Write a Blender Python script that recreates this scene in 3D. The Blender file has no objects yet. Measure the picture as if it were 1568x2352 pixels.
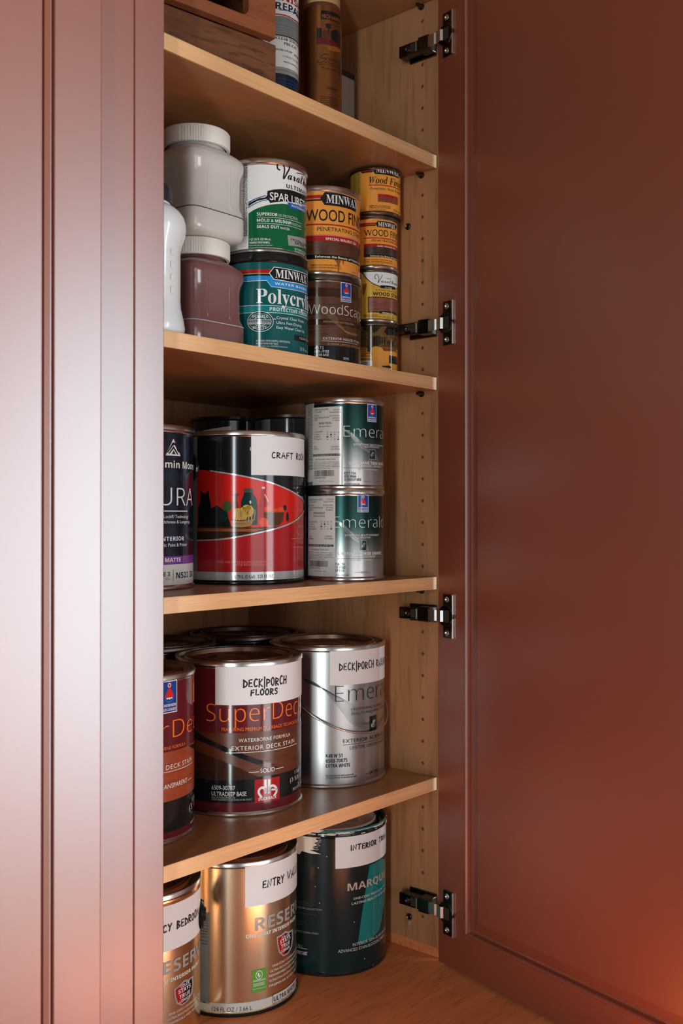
import bpy, bmesh, math, random
from mathutils import Vector, Matrix

# ------------------------------------------------------------------ camera, world, lights, exposure
scn = bpy.context.scene
col = scn.collection
cam_d = bpy.data.cameras.new('camera'); cam = bpy.data.objects.new('camera', cam_d); col.objects.link(cam)
cam_d.sensor_fit = 'HORIZONTAL'; cam_d.sensor_width = 24.0; cam_d.lens = 24.0 * 2345.0 / 1568.0
cam_d.clip_start = 0.02
cam.location = (-0.605, -0.861, 1.55)
cam.rotation_euler = (math.radians(90.25), 0.0, math.radians(-48.9))
cam_d.dof.use_dof = True; cam_d.dof.focus_distance = 1.30; cam_d.dof.aperture_fstop = 7.0
scn.camera = cam

scn.view_settings.view_transform = 'Standard'
scn.view_settings.look = 'None'
scn.view_settings.gamma = 1.0
scn.view_settings.use_curve_mapping = False
scn.view_settings.exposure = 0.12

world = bpy.data.worlds.new('world'); scn.world = world; world.use_nodes = True
bg = world.node_tree.nodes['Background']
bg.inputs[0].default_value = (0.75, 0.85, 1.0, 1.0); bg.inputs[1].default_value = 0.6


def area(name, loc, target, sx, sy, power, color, spread=180):
    d = bpy.data.lights.new(name, 'AREA'); d.shape = 'RECTANGLE'; d.size = sx; d.size_y = sy
    d.energy = power; d.color = color; d.spread = math.radians(spread)
    o = bpy.data.objects.new(name, d); col.objects.link(o); o.location = loc
    o.rotation_euler = (Vector(target) - Vector(loc)).to_track_quat('-Z', 'Y').to_euler()
    return o


area('window_daylight', (3.12, -3.16, 1.42), (3.12, 0.0, 1.42), 2.0, 2.5, 275.0, (0.68, 0.91, 1.0))
area('garden_door_daylight', (0.92, -3.16, 1.05), (0.92, 0.0, 1.05), 1.0, 1.55, 38.0, (0.90, 0.97, 1.0))
area('added_sticker_fill', (-0.65, -3.16, 1.35), (-0.65, 0.0, 1.35), 1.5, 1.7, 16.0, (0.92, 0.97, 1.0))  # unseen area light added to brighten the stickers on the right-hand cans
area('side_window_daylight', (-2.16, -1.41, 1.45), (0.0, -1.41, 1.45), 0.22, 2.0, 34.0, (0.84, 0.98, 1.0))


def spot_light(name, loc, target, deg, power, color):
    d = bpy.data.lights.new(name, 'SPOT'); d.energy = power; d.color = color
    d.spot_size = math.radians(deg); d.spot_blend = 0.4; d.shadow_soft_size = 0.03
    o = bpy.data.objects.new(name, d); col.objects.link(o); o.location = loc
    o.rotation_euler = (Vector(target) - Vector(loc)).to_track_quat('-Z', 'Y').to_euler()


spot_light('sunbeam_on_floor', (1.7, -3.1, 2.6), (0.45, -1.15, 0.0), 24.0, 300.0, (1.0, 0.86, 0.70))
spot_light('added_counter_spot', (0.66, -1.58, 2.73), (0.27, -0.41, 0.91), 8.0, 2400.0, (1.0, 0.83, 0.62))  # unseen spot added for the warm glow low on the open door

# ------------------------------------------------------------------ materials
def lin(c):
    return tuple(((x / 255.0) / 12.92 if x <= 10 else ((x / 255.0 + 0.055) / 1.055) ** 2.4) for x in c) + (1.0,)


MATS = {}


def mat(name, rgb, rough=0.5, metal=0.0, spec=0.5, coat=0.0, trans=0.0, ior=1.5, coat_rough=0.05):
    m = bpy.data.materials.new(name); m.use_nodes = True
    b = m.node_tree.nodes['Principled BSDF']
    b.inputs['Base Color'].default_value = lin(rgb)
    b.inputs['Roughness'].default_value = rough
    b.inputs['Metallic'].default_value = metal
    b.inputs['Specular IOR Level'].default_value = spec
    b.inputs['Coat Weight'].default_value = coat
    b.inputs['Coat Roughness'].default_value = coat_rough
    b.inputs['Transmission Weight'].default_value = trans
    b.inputs['IOR'].default_value = ior
    MATS[name] = m
    return m


def nodes(m):
    return m.node_tree.nodes, m.node_tree.links, m.node_tree.nodes['Principled BSDF']


def wood(name, c1, c2, c3, rough, scale, rot=(0, 0, 0), streak=0.5, bump=0.05, spec=0.4):
    m = mat(name, c1, rough, spec=spec)
    n, l, b = nodes(m)
    tc = n.new('ShaderNodeTexCoord'); mp = n.new('ShaderNodeMapping')
    mp.inputs['Rotation'].default_value = rot; mp.inputs['Scale'].default_value = scale
    l.new(tc.outputs['Object'], mp.inputs[0])
    n1 = n.new('ShaderNodeTexNoise'); n1.inputs['Scale'].default_value = 1.0; n1.inputs['Detail'].default_value = 5.0
    n1.inputs['Roughness'].default_value = 0.6; n1.inputs['Distortion'].default_value = 0.6
    l.new(mp.outputs[0], n1.inputs[0])
    n2 = n.new('ShaderNodeTexNoise'); n2.inputs['Scale'].default_value = 7.0; n2.inputs['Detail'].default_value = 3.0
    l.new(mp.outputs[0], n2.inputs[0])
    cr = n.new('ShaderNodeValToRGB'); e = cr.color_ramp
    e.elements[0].position = 0.3; e.elements[0].color = lin(c2)
    e.elements[1].position = 0.72; e.elements[1].color = lin(c1)
    l.new(n1.outputs['Fac'], cr.inputs[0])
    cr2 = n.new('ShaderNodeValToRGB'); e2 = cr2.color_ramp
    e2.elements[0].position = 0.36; e2.elements[0].color = (1, 1, 1, 1)
    e2.elements[1].position = 0.46; e2.elements[1].color = (0, 0, 0, 1)
    l.new(n2.outputs['Fac'], cr2.inputs[0])
    mm = n.new('ShaderNodeMath'); mm.operation = 'MULTIPLY'; mm.inputs[1].default_value = streak
    l.new(cr2.outputs[0], mm.inputs[0])
    mx = n.new('ShaderNodeMix'); mx.data_type = 'RGBA'
    l.new(mm.outputs[0], mx.inputs['Factor']); l.new(cr.outputs[0], mx.inputs['A']); mx.inputs['B'].default_value = lin(c3)
    l.new(mx.outputs['Result'], b.inputs['Base Color'])
    if bump:
        bp = n.new('ShaderNodeBump'); bp.inputs['Strength'].default_value = bump; bp.inputs['Distance'].default_value = 0.001
        l.new(n2.outputs['Fac'], bp.inputs['Height']); l.new(bp.outputs[0], b.inputs['Normal'])
    return m


wood('maple_shelf_shaded', (176, 122, 80), (158, 106, 68), (146, 92, 58), 0.34, (3.0, 22.0, 22.0), streak=0.3)  # base colour darkened to deepen the shade on shelf tops and undersides
wood('maple_edge', (228, 178, 130), (212, 158, 108), (192, 140, 98), 0.42, (2.5, 40.0, 110.0), streak=0.4, bump=0.02)
wood('maple_panel', (186, 131, 90), (166, 113, 75), (132, 86, 54), 0.4, (14.0, 14.0, 1.3), streak=0.4)
wood('butcher_block', (224, 136, 82), (206, 116, 66), (166, 86, 48), 0.45, (3.0, 30.0, 30.0), rot=(0, 0, 0.30), streak=0.45, bump=0.02)
wood('walnut', (128, 78, 48), (96, 54, 32), (58, 30, 18), 0.45, (4.0, 30.0, 30.0), streak=0.6)
wood('crate_rim', (146, 82, 48), (122, 64, 36), (84, 42, 24), 0.45, (4.0, 30.0, 30.0), streak=0.4)
mat('cabinet_paint', (130, 60, 41), 0.42, spec=0.7, coat=1.0, coat_rough=0.36)
MATS['cabinet_paint'].node_tree.nodes['Principled BSDF'].inputs['Coat IOR'].default_value = 1.72
mat('room_wall', (72, 72, 74), 0.8)
mat('room_floor', (160, 112, 78), 0.6)
mat('room_ceiling', (140, 124, 110), 0.9)
mat('room_wall_pale', (200, 204, 210), 0.8)
mat('tin', (205, 200, 196), 0.24, metal=1.0)
mat('tin_dark', (120, 112, 104), 0.3, metal=1.0)
mat('lid_tin', (170, 150, 132), 0.3, metal=1.0)
mat('hinge_steel', (120, 116, 112), 0.2, metal=1.0)
mat('hinge_dark', (84, 80, 76), 0.22, metal=1.0)
mat('chrome', (225, 222, 220), 0.3, metal=1.0)
mat('pin_metal', (90, 82, 74), 0.35, metal=1.0)
mat('hole_dark', (44, 32, 24), 0.8)
mat('pin_hole', (84, 64, 48), 0.8)
mat('silver_can', (184, 180, 178), 0.3, metal=1.0)
mat('mirror_can', (242, 228, 196), 0.22, metal=1.0)
mat('jar_grey', (198, 192, 186), 0.28, coat=0.5)
mat('jar_brown', (122, 80, 78), 0.22, coat=0.6)
mat('lid_white', (222, 214, 206), 0.45)
mat('jug_white', (224, 222, 222), 0.3, coat=0.5)
mat('cap_navy', (28, 34, 44), 0.4)
mat('fill_line_pale', (170, 176, 180), 0.2)  # plain pale grey of the fill line on the brown jar
mat('carton_white', (150, 136, 128), 0.6)
mat('gold_can', (156, 100, 56), 0.27, metal=0.85)
PRINT = dict(black=(24, 25, 26), white=(228, 224, 222), sticker=(226, 222, 222), ink=(22, 20, 20), cream=(236, 226, 208), red=(170, 30, 32),
             green=(14, 92, 54), teal=(18, 84, 86), dteal=(12, 52, 54), yellow=(234, 152, 62), mustard=(214, 164, 62), blue=(26, 84, 160),
             sblue=(20, 66, 150), skyblue=(40, 136, 200), navy=(24, 34, 54), dnavy=(14, 24, 34), orange=(240, 122, 44), maroon=(96, 26, 34),
             purple=(112, 58, 136), grey=(150, 148, 146), silver=(186, 184, 182), dgreen=(10, 48, 44), woodbrown=(92, 54, 34), darkwood=(62, 36, 26),
             redwood=(132, 66, 50), crimson=(170, 26, 30), scarlet=(206, 34, 26), brown=(84, 44, 26), tan=(190, 150, 100), apple=(70, 84, 40),
             gold=(206, 160, 60), tomato=(220, 76, 30), leaf=(100, 158, 60), rust=(150, 80, 34), emgreen=(22, 70, 66), dirt=(50, 38, 20), mud=(112, 78, 34),
             offwhite=(206, 200, 194), lgreen=(24, 120, 70), pteal=(24, 122, 122), labelgrey=(120, 124, 124), deckbrown=(96, 52, 34), pink=(214, 120, 110),
             deckorange=(150, 72, 40), bronze=(190, 168, 150), dgrey=(70, 68, 66), greenshade=(16, 60, 44))
for k, c in PRINT.items():
    mat('print_' + k, c, 0.55 if k in ('sticker', 'ink') else 0.12, spec=0.42)
MATS['print_silver'].node_tree.nodes['Principled BSDF'].inputs['Metallic'].default_value = 0.3


def ramp_z(name, stops, rough, metal, h, xmix=None):
    """A printed label whose ink runs from one colour to another up the can."""
    m = mat(name, (128, 128, 128), rough, metal=metal, spec=0.4)
    n, l, b = nodes(m)
    tc = n.new('ShaderNodeTexCoord'); sp = n.new('ShaderNodeSeparateXYZ'); l.new(tc.outputs['Object'], sp.inputs[0])
    mr = n.new('ShaderNodeMapRange'); mr.inputs['From Max'].default_value = h
    l.new(sp.outputs['Z'], mr.inputs['Value'])
    cr = n.new('ShaderNodeValToRGB'); el = cr.color_ramp.elements
    while len(el) < len(stops): el.new(0.5)
    for e, (p, c) in zip(el, stops): e.position = p; e.color = lin(c)
    if xmix:
        ad = n.new('ShaderNodeMath'); ad.operation = 'MULTIPLY_ADD'; ad.inputs[1].default_value = xmix
        l.new(sp.outputs['X'], ad.inputs[0]); l.new(mr.outputs[0], ad.inputs[2]); l.new(ad.outputs[0], cr.inputs[0])
    else:
        l.new(mr.outputs[0], cr.inputs[0])
    l.new(cr.outputs[0], b.inputs['Base Color'])
    return m


ramp_z('emerald_print', [(0.0, (196, 190, 188)), (0.25, (176, 172, 170)), (0.5, (92, 104, 100)), (0.66, (26, 62, 58)), (1.0, (16, 46, 44))], 0.28, 0.75, 0.118, xmix=1.6)
ramp_z('marquee_print', [(0.0, (10, 40, 42)), (0.4, (16, 34, 36)), (1.0, (18, 30, 32))], 0.22, 0.0, 0.2)
wood('stain_print', (110, 66, 42), (66, 38, 26), (36, 22, 16), 0.25, (6.0, 6.0, 60.0), streak=0.6, bump=0)
wood('walnut_print', (104, 60, 42), (84, 46, 32), (50, 26, 18), 0.3, (14.0, 14.0, 160.0), streak=0.7, bump=0)
wood('darkwalnut_print', (72, 44, 34), (58, 34, 26), (36, 20, 16), 0.3, (14.0, 14.0, 160.0), streak=0.5, bump=0)
wood('oak_print', (146, 76, 58), (120, 60, 46), (80, 38, 30), 0.3, (14.0, 14.0, 160.0), streak=0.6, bump=0)
wood('deck_print', (104, 58, 38), (84, 44, 28), (60, 30, 20), 0.26, (5.0, 5.0, 40.0), streak=0.3, bump=0)
wood('deckred_print', (164, 78, 44), (140, 60, 34), (100, 44, 26), 0.26, (5.0, 5.0, 40.0), streak=0.3, bump=0)
# ------------------------------------------------------------------ mesh helpers
class MB:
    def __init__(s):
        s.v = []; s.f = []; s.m = []; s.sm = []; s.n = {}

    def add(s, vs, fs, mi=0, smooth=False, normals=None):
        o = len(s.v); s.v += [tuple(p) for p in vs]
        for f in fs:
            s.f.append([i + o for i in f]); s.m.append(mi); s.sm.append(smooth)
        if normals:
            for i, nn in enumerate(normals): s.n[o + i] = nn
        return o

    def box(s, x0, x1, y0, y1, z0, z1, mi=0, M=None, bev=0.0):
        if bev > 0:
            bm = bmesh.new()
            bmesh.ops.create_cube(bm, size=1.0)
            for v in bm.verts:
                v.co = Vector(((x0 + x1) / 2 + v.co.x * (x1 - x0), (y0 + y1) / 2 + v.co.y * (y1 - y0), (z0 + z1) / 2 + v.co.z * (z1 - z0)))
            bmesh.ops.bevel(bm, geom=bm.edges[:], offset=bev, segments=2, affect='EDGES', profile=0.5)
            s.bm(bm, mi, M); bm.free(); return
        vs = [(x, y, z) for x in (x0, x1) for y in (y0, y1) for z in (z0, z1)]
        if M is not None: vs = [M @ Vector(p) for p in vs]
        s.add(vs, [(0, 1, 3, 2), (4, 6, 7, 5), (0, 4, 5, 1), (2, 3, 7, 6), (0, 2, 6, 4), (1, 5, 7, 3)], mi)

    def bm(s, bm, mi=0, M=None, smooth=False):
        bm.verts.index_update()
        vs = [(M @ v.co) if M is not None else v.co.copy() for v in bm.verts]
        s.add(vs, [[v.index for v in f.verts] for f in bm.faces], mi, smooth)

    def lathe(s, prof, seg, mi=0, c=(0, 0), M=None, a0=0.0, a1=360.0, smooth=True, shape=None):
        """Revolve (r, z) about the local z axis; each profile corner wider than 30 degrees stays sharp."""
        full = abs(a1 - a0) >= 359.9
        na = seg if full else seg + 1
        runs = [[prof[0]]]
        for i in range(1, len(prof)):
            runs[-1].append(prof[i])
            if i < len(prof) - 1:
                d0 = Vector((prof[i][0] - prof[i - 1][0], prof[i][1] - prof[i - 1][1])); d1 = Vector((prof[i + 1][0] - prof[i][0], prof[i + 1][1] - prof[i][1]))
                if d0.length > 1e-9 and d1.length > 1e-9 and d0.angle(d1) > math.radians(40): runs.append([prof[i]])
        for run in runs:
            vs = []
            for r, z in run:
                for k in range(na):
                    a = math.radians(a0 + (a1 - a0) * k / seg)
                    x, y = math.sin(a) * r, -math.cos(a) * r
                    if shape: x, y = shape(a, r, z)
                    p = Vector((x + c[0], y + c[1], z))
                    vs.append(M @ p if M is not None else p)
            fs = []
            for i in range(len(run) - 1):
                for k in range(na if full else na - 1):
                    k2 = (k + 1) % na
                    fs.append((i * na + k, i * na + k2, (i + 1) * na + k2, (i + 1) * na + k))
            s.add(vs, fs, mi, smooth)

    def tube(s, pts, r, seg=10, mi=0, caps=True):
        pts = [Vector(p) for p in pts]; vs = []
        up = None
        for i, p in enumerate(pts):
            t = (pts[min(i + 1, len(pts) - 1)] - pts[max(i - 1, 0)]).normalized()
            if up is None:
                up = t.orthogonal().normalized()
            else:
                up = (up - t * up.dot(t)).normalized()
            w = t.cross(up)
            for k in range(seg):
                a = 2 * math.pi * k / seg
                vs.append(p + up * math.cos(a) * r + w * math.sin(a) * r)
        fs = []
        for i in range(len(pts) - 1):
            for k in range(seg):
                fs.append((i * seg + k, i * seg + (k + 1) % seg, (i + 1) * seg + (k + 1) % seg, (i + 1) * seg + k))
        if caps:
            fs.append(list(range(seg))[::-1]); fs.append([(len(pts) - 1) * seg + k for k in range(seg)])
        s.add(vs, fs, mi, True)

    def build(s, name, mats, parent=None, loc=(0, 0, 0), rot=None):
        me = bpy.data.meshes.new(name); me.from_pydata([tuple(p) for p in s.v], [], s.f); me.update()
        for mname in (mats if isinstance(mats, (list, tuple)) else [mats]): me.materials.append(MATS[mname])
        me.polygons.foreach_set('material_index', s.m); me.polygons.foreach_set('use_smooth', s.sm)
        if s.n:
            nn = [s.n.get(i, (0, 0, 0)) for i in range(len(s.v))]
            me.normals_split_custom_set_from_vertices(nn)
        o = bpy.data.objects.new(name, me); col.objects.link(o); o.location = loc
        if rot is not None: o.rotation_euler = rot
        if parent is not None: o.parent = parent
        return o


def thing(name, label, cat, loc=(0, 0, 0), rz=0.0, group=None):
    o = bpy.data.objects.new(name, None); col.objects.link(o); o.empty_display_size = 0.02
    o.location = loc; o.rotation_euler = (0, 0, rz); o['label'] = label; o['category'] = cat
    if group: o['group'] = group
    return o


def struct(o):
    o['kind'] = 'structure'; return o


# ------------------------------------------------------------------ the room behind the camera
def plate(name, x0, x1, y0, y1, z0, z1, m):
    b = MB(); b.box(x0, x1, y0, y1, z0, z1); return struct(b.build(name, m))


plate('floor', -2.3, 4.4, -3.3, 0.5, -0.05, 0.0, 'room_floor')
plate('ceiling', -2.3, 4.4, -3.3, 0.5, 2.75, 2.8, 'room_ceiling')
plate('wall_north', -2.3, 4.4, 0.44, 0.5, 0.0, 2.75, 'room_wall')
plate('wall_south', -2.3, 4.4, -3.3, -3.2, 0.0, 2.75, 'room_wall_pale')
plate('wall_west', -2.3, -2.2, -3.2, 0.44, 0.0, 2.75, 'room_wall')
plate('wall_east', 4.3, 4.4, -3.2, 0.44, 0.0, 2.75, 'room_wall')

# ------------------------------------------------------------------ counter
ZC, ZD, ZCC, ZB, ZA, ZT = 0.912, 1.1736, 1.4627, 1.7507, 2.0719, 2.3014
counter = thing('counter', 'orange-brown wooden counter with visible grain under the open cabinet', 'counter', (0.2, 0.04, 0))
b = MB(); b.box(-1.4, 1.2, -0.46, 0.395, -0.04, 0.0, bev=0.003); b.build('countertop', 'butcher_block', counter, (0, 0, ZC))
b = MB(); b.box(-1.38, 1.18, -0.42, 0.395, 0.0, ZC - 0.041); b.build('base_cabinet', 'cabinet_paint', counter)

# ------------------------------------------------------------------ the open cabinet
XL, XR, YB = 0.0772, 0.600, 0.400
cab = thing('storage_cabinet', 'tall open maple cabinet with terracotta door full of paint cans', 'cabinet', (0.3, 0.2, ZC))


def cpart(b, name, m, parent=None):
    o = b.build(name, m, parent or cab)
    if parent is None: o.location = -cab.location
    return o


b = MB(); b.box(XR, XR + 0.019, -0.001, YB + 0.012, 0.9262, 2.70); side_right = cpart(b, 'side_panel', 'maple_panel')
b = MB(); b.box(XR + 0.0004, XR + 0.0186, 0.0, YB, ZC + 0.0002, 0.9260); cpart(b, 'base_strip', 'butcher_block')
b = MB(); b.box(XL - 0.058, XL - 0.041, 0.0, YB, ZC + 0.0002, 0.9260); cpart(b, 'base_strip', 'butcher_block')
b = MB(); b.box(XL - 0.0585, XL - 0.040, 0.0, YB + 0.012, 0.9262, 2.70); cpart(b, 'side_panel', 'maple_panel')
b = MB(); b.box(XL - 0.0395, XR - 0.0005, YB, YB + 0.012, ZC + 0.0002, 2.70); cpart(b, 'back_panel', 'maple_panel')
b = MB(); b.box(XL - 0.0585, XR + 0.019, 0.0, YB + 0.012, 2.7002, 2.718); cpart(b, 'top_panel', 'maple_panel')
b = MB(); b.box(XL - 0.0382, XL, -0.020, -0.0005, ZC + 0.0005, 2.70, bev=0.0012); cpart(b, 'face_frame_stile', 'cabinet_paint')
shelves = []
for z in (ZD, ZCC, ZB, ZA):
    b = MB(); b.box(XL - 0.0385, XR - 0.0025, 0.0072, YB - 0.001, -0.0178, 0.0, 0)
    b.box(XL - 0.0385, XR - 0.0025, 0.005, 0.0070, -0.0178, 0.0, 1)
    o = b.build('shelf', ['maple_shelf_shaded', 'maple_edge'], cab); o.location = Vector((0, 0, z)) - cab.location; shelves.append(o)
b = MB(); b.box(XL - 0.0385, XR - 0.0025, 0.005, YB - 0.001, 0.0, 0.0178); o = b.build('shelf', 'maple_shelf_shaded', cab); o.location = Vector((0, 0, ZT)) - cab.location
# shelf pins and pin holes on the right-hand side
zs_pins = [ZT - 0.001, ZA - 0.0190, ZB - 0.0190, ZCC - 0.0190, ZD - 0.0190]
for z in zs_pins:
    b = MB(); M = Matrix.Translation((XR, 0.034, z - 0.0022)) @ Matrix.Rotation(math.radians(-90), 4, 'Y')
    b.lathe([(0.0, 0.012), (0.0022, 0.0115), (0.0026, 0.010), (0.0026, 0.002), (0.0045, 0.0018), (0.0048, 0.0)], 16, M=M)
    cpart(b, 'shelf_pin', 'pin_metal')
b = MB()
for k in range(-18, 60):
    z = ZCC + 0.0144 + k * 0.032
    if z < 0.96 or z > 2.6 or any(abs(z - s + 0.009) < 0.014 for s in (ZD, ZCC, ZB, ZA, ZT + 0.018)) or any(abs(z - p) < 0.007 for p in zs_pins): continue
    M = Matrix.Translation((XR - 0.0002, 0.0325, z)) @ Matrix.Rotation(math.radians(-90), 4, 'Y')
    b.lathe([(0.0, 0.0), (0.0024, 0.0)], 14, 0, M=M, smooth=False)
    b.lathe([(0.0024, 0.0), (0.0028, 0.0004), (0.0031, 0.0)], 14, 1, M=M)
o = b.build('pin_hole', ['pin_hole', 'maple_panel'], side_right); o['kind'] = 'stuff'
for y, z in ((0.059, 1.980), (0.057, 0.9588)):
    b = MB(); M = Matrix.Translation((XR, y, z)) @ Matrix.Rotation(math.radians(-90), 4, 'Y')
    b.lathe([(0.0, 0.0012), (0.0022, 0.0014), (0.0036, 0.0026), (0.0046, 0.0016), (0.005, 0.0)], 18, M=M)
    cpart(b, 'screw', 'pin_metal')
b = MB(); M = Matrix.Translation((XR, 0.0578, 0.949)) @ Matrix.Rotation(math.radians(-90), 4, 'Y')
b.lathe([(0.0, 0.0008), (0.0026, 0.0008), (0.0034, 0.0)], 16, M=M); cpart(b, 'screw_cover', 'carton_white')

# ------------------------------------------------------------------ doors
def door_mesh(w, h, t, stile, outer):
    """Raised-panel door in local x (width), z (height); the moulded face looks along -y at y = 0."""
    b = MB(); bevel_w = 0.020
    if outer:   # bead between two grooves, rounded outer edge
        prof = [(0.003 - 0.003 * math.cos(math.pi / 2 * k / 6), 0.003 - 0.003 * math.sin(math.pi / 2 * k / 6)) for k in range(7)]
        prof += [(stile - 0.0006, 0.0), (stile, 0.0006), (stile + 0.0003, 0.0050), (stile + 0.0026, 0.0050), (stile + 0.0030, 0.0012), (stile + 0.0042, 0.0010), (stile + 0.0092, 0.0028), (stile + 0.0096, 0.0056),
                 (stile + 0.0122, 0.0056), (stile + 0.0126, 0.0016), (stile + 0.0136, 0.0010)]
    else: prof = [(0.0, 0.003), (0.0012, 0.0008), (0.003, 0.0), (stile - 0.005, 0.0), (stile - 0.0035, -0.0012), (stile - 0.0015, -0.0012), (stile, 0.0006), (stile + 0.0012, 0.0070),
            (stile + 0.0042, 0.0072), (stile + 0.0055, 0.0050), (stile + bevel_w - 0.001, 0.0022), (stile + bevel_w, 0.0004), (stile + bevel_w + 0.0015, 0.0)]
    rings = []
    for d, y in prof:
        o = len(b.v)
        b.v += [(d, y, d), (w - d, y, d), (w - d, y, h - d), (d, y, h - d)]; rings.append(o)
    for i in range(len(prof) - 1):
        for k in range(4):
            b.f.append([rings[i] + k, rings[i] + (k + 1) % 4, rings[i + 1] + (k + 1) % 4, rings[i + 1] + k]); b.m.append(0); b.sm.append(False)
    return b, prof, rings


def make_door(parent, w, h, t, stile, M, outer=False):
    b, prof, rings = door_mesh(w, h, t, stile, outer)
    # frame: rings up to the groove, plus edges and back; panel: the rest
    fr = MB(); pn = MB(); cut = 10 if outer else 8
    for i in range(len(prof) - 1):
        tgt = fr if i < cut else pn
        for k in range(4):
            q = [b.v[rings[i] + k], b.v[rings[i] + (k + 1) % 4], b.v[rings[i + 1] + (k + 1) % 4], b.v[rings[i + 1] + k]]
            tgt.add([M @ Vector(p) for p in q], [(0, 1, 2, 3)])
    pn.add([M @ Vector(b.v[rings[-1] + k]) for k in range(4)], [(0, 1, 2, 3)])
    y0 = prof[0][1]
    c0 = [(0, y0, 0), (w, y0, 0), (w, y0, h), (0, y0, h)]; c1 = [(0, t, 0), (w, t, 0), (w, t, h), (0, t, h)]
    for k in range(4):
        fr.add([M @ Vector(p) for p in (c0[(k + 1) % 4], c0[k], c1[k], c1[(k + 1) % 4])], [(0, 1, 2, 3)])
    fr.add([M @ Vector(p) for p in c1[::-1]], [(0, 1, 2, 3)])
    f = fr.build('door', 'cabinet_paint', parent); f.location = -parent.location
    p = pn.build('door_panel', 'cabinet_paint', f)
    return f


# open right-hand door: hinge corner, direction away from the hinge and inward normal
HC = Vector((0.5835, -0.006, 0.9155)); DE = Vector((-0.2215, -0.9752, 0)).normalized(); DN = Vector((-0.9752, 0.2215, 0)).normalized()
MD = Matrix((( DE.x, -DN.x, 0, HC.x), (DE.y, -DN.y, 0, HC.y), (0, 0, 1, HC.z), (0, 0, 0, 1)))
door = make_door(cab, 0.492, 1.62, 0.020, 0.0605, MD)

nb = thing('neighbouring_cabinet', 'closed terracotta cabinet with raised-panel door left of the open one', 'cabinet', (-0.3, 0.2, ZC))
MLd = Matrix.Translation((-0.5148, -0.0405, ZC + 0.005))
make_door(nb, 0.5000, 1.70, 0.0195, 0.0532, MLd, True)
b = MB(); b.box(-0.04, XL - 0.0392, -0.0205, -0.0005, ZC + 0.0005, 2.70, bev=0.0012); o = b.build('face_frame_stile', 'cabinet_paint', nb); o.location = -nb.location
b = MB(); b.box(-0.56, XL - 0.0595, 0.0, 0.40, ZC + 0.0005, 2.70); b.box(-0.56, -0.041, -0.0195, -0.0005, ZC + 0.0005, 0.99); o = b.build('carcass', 'maple_panel', nb); o.location = -nb.location


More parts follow.
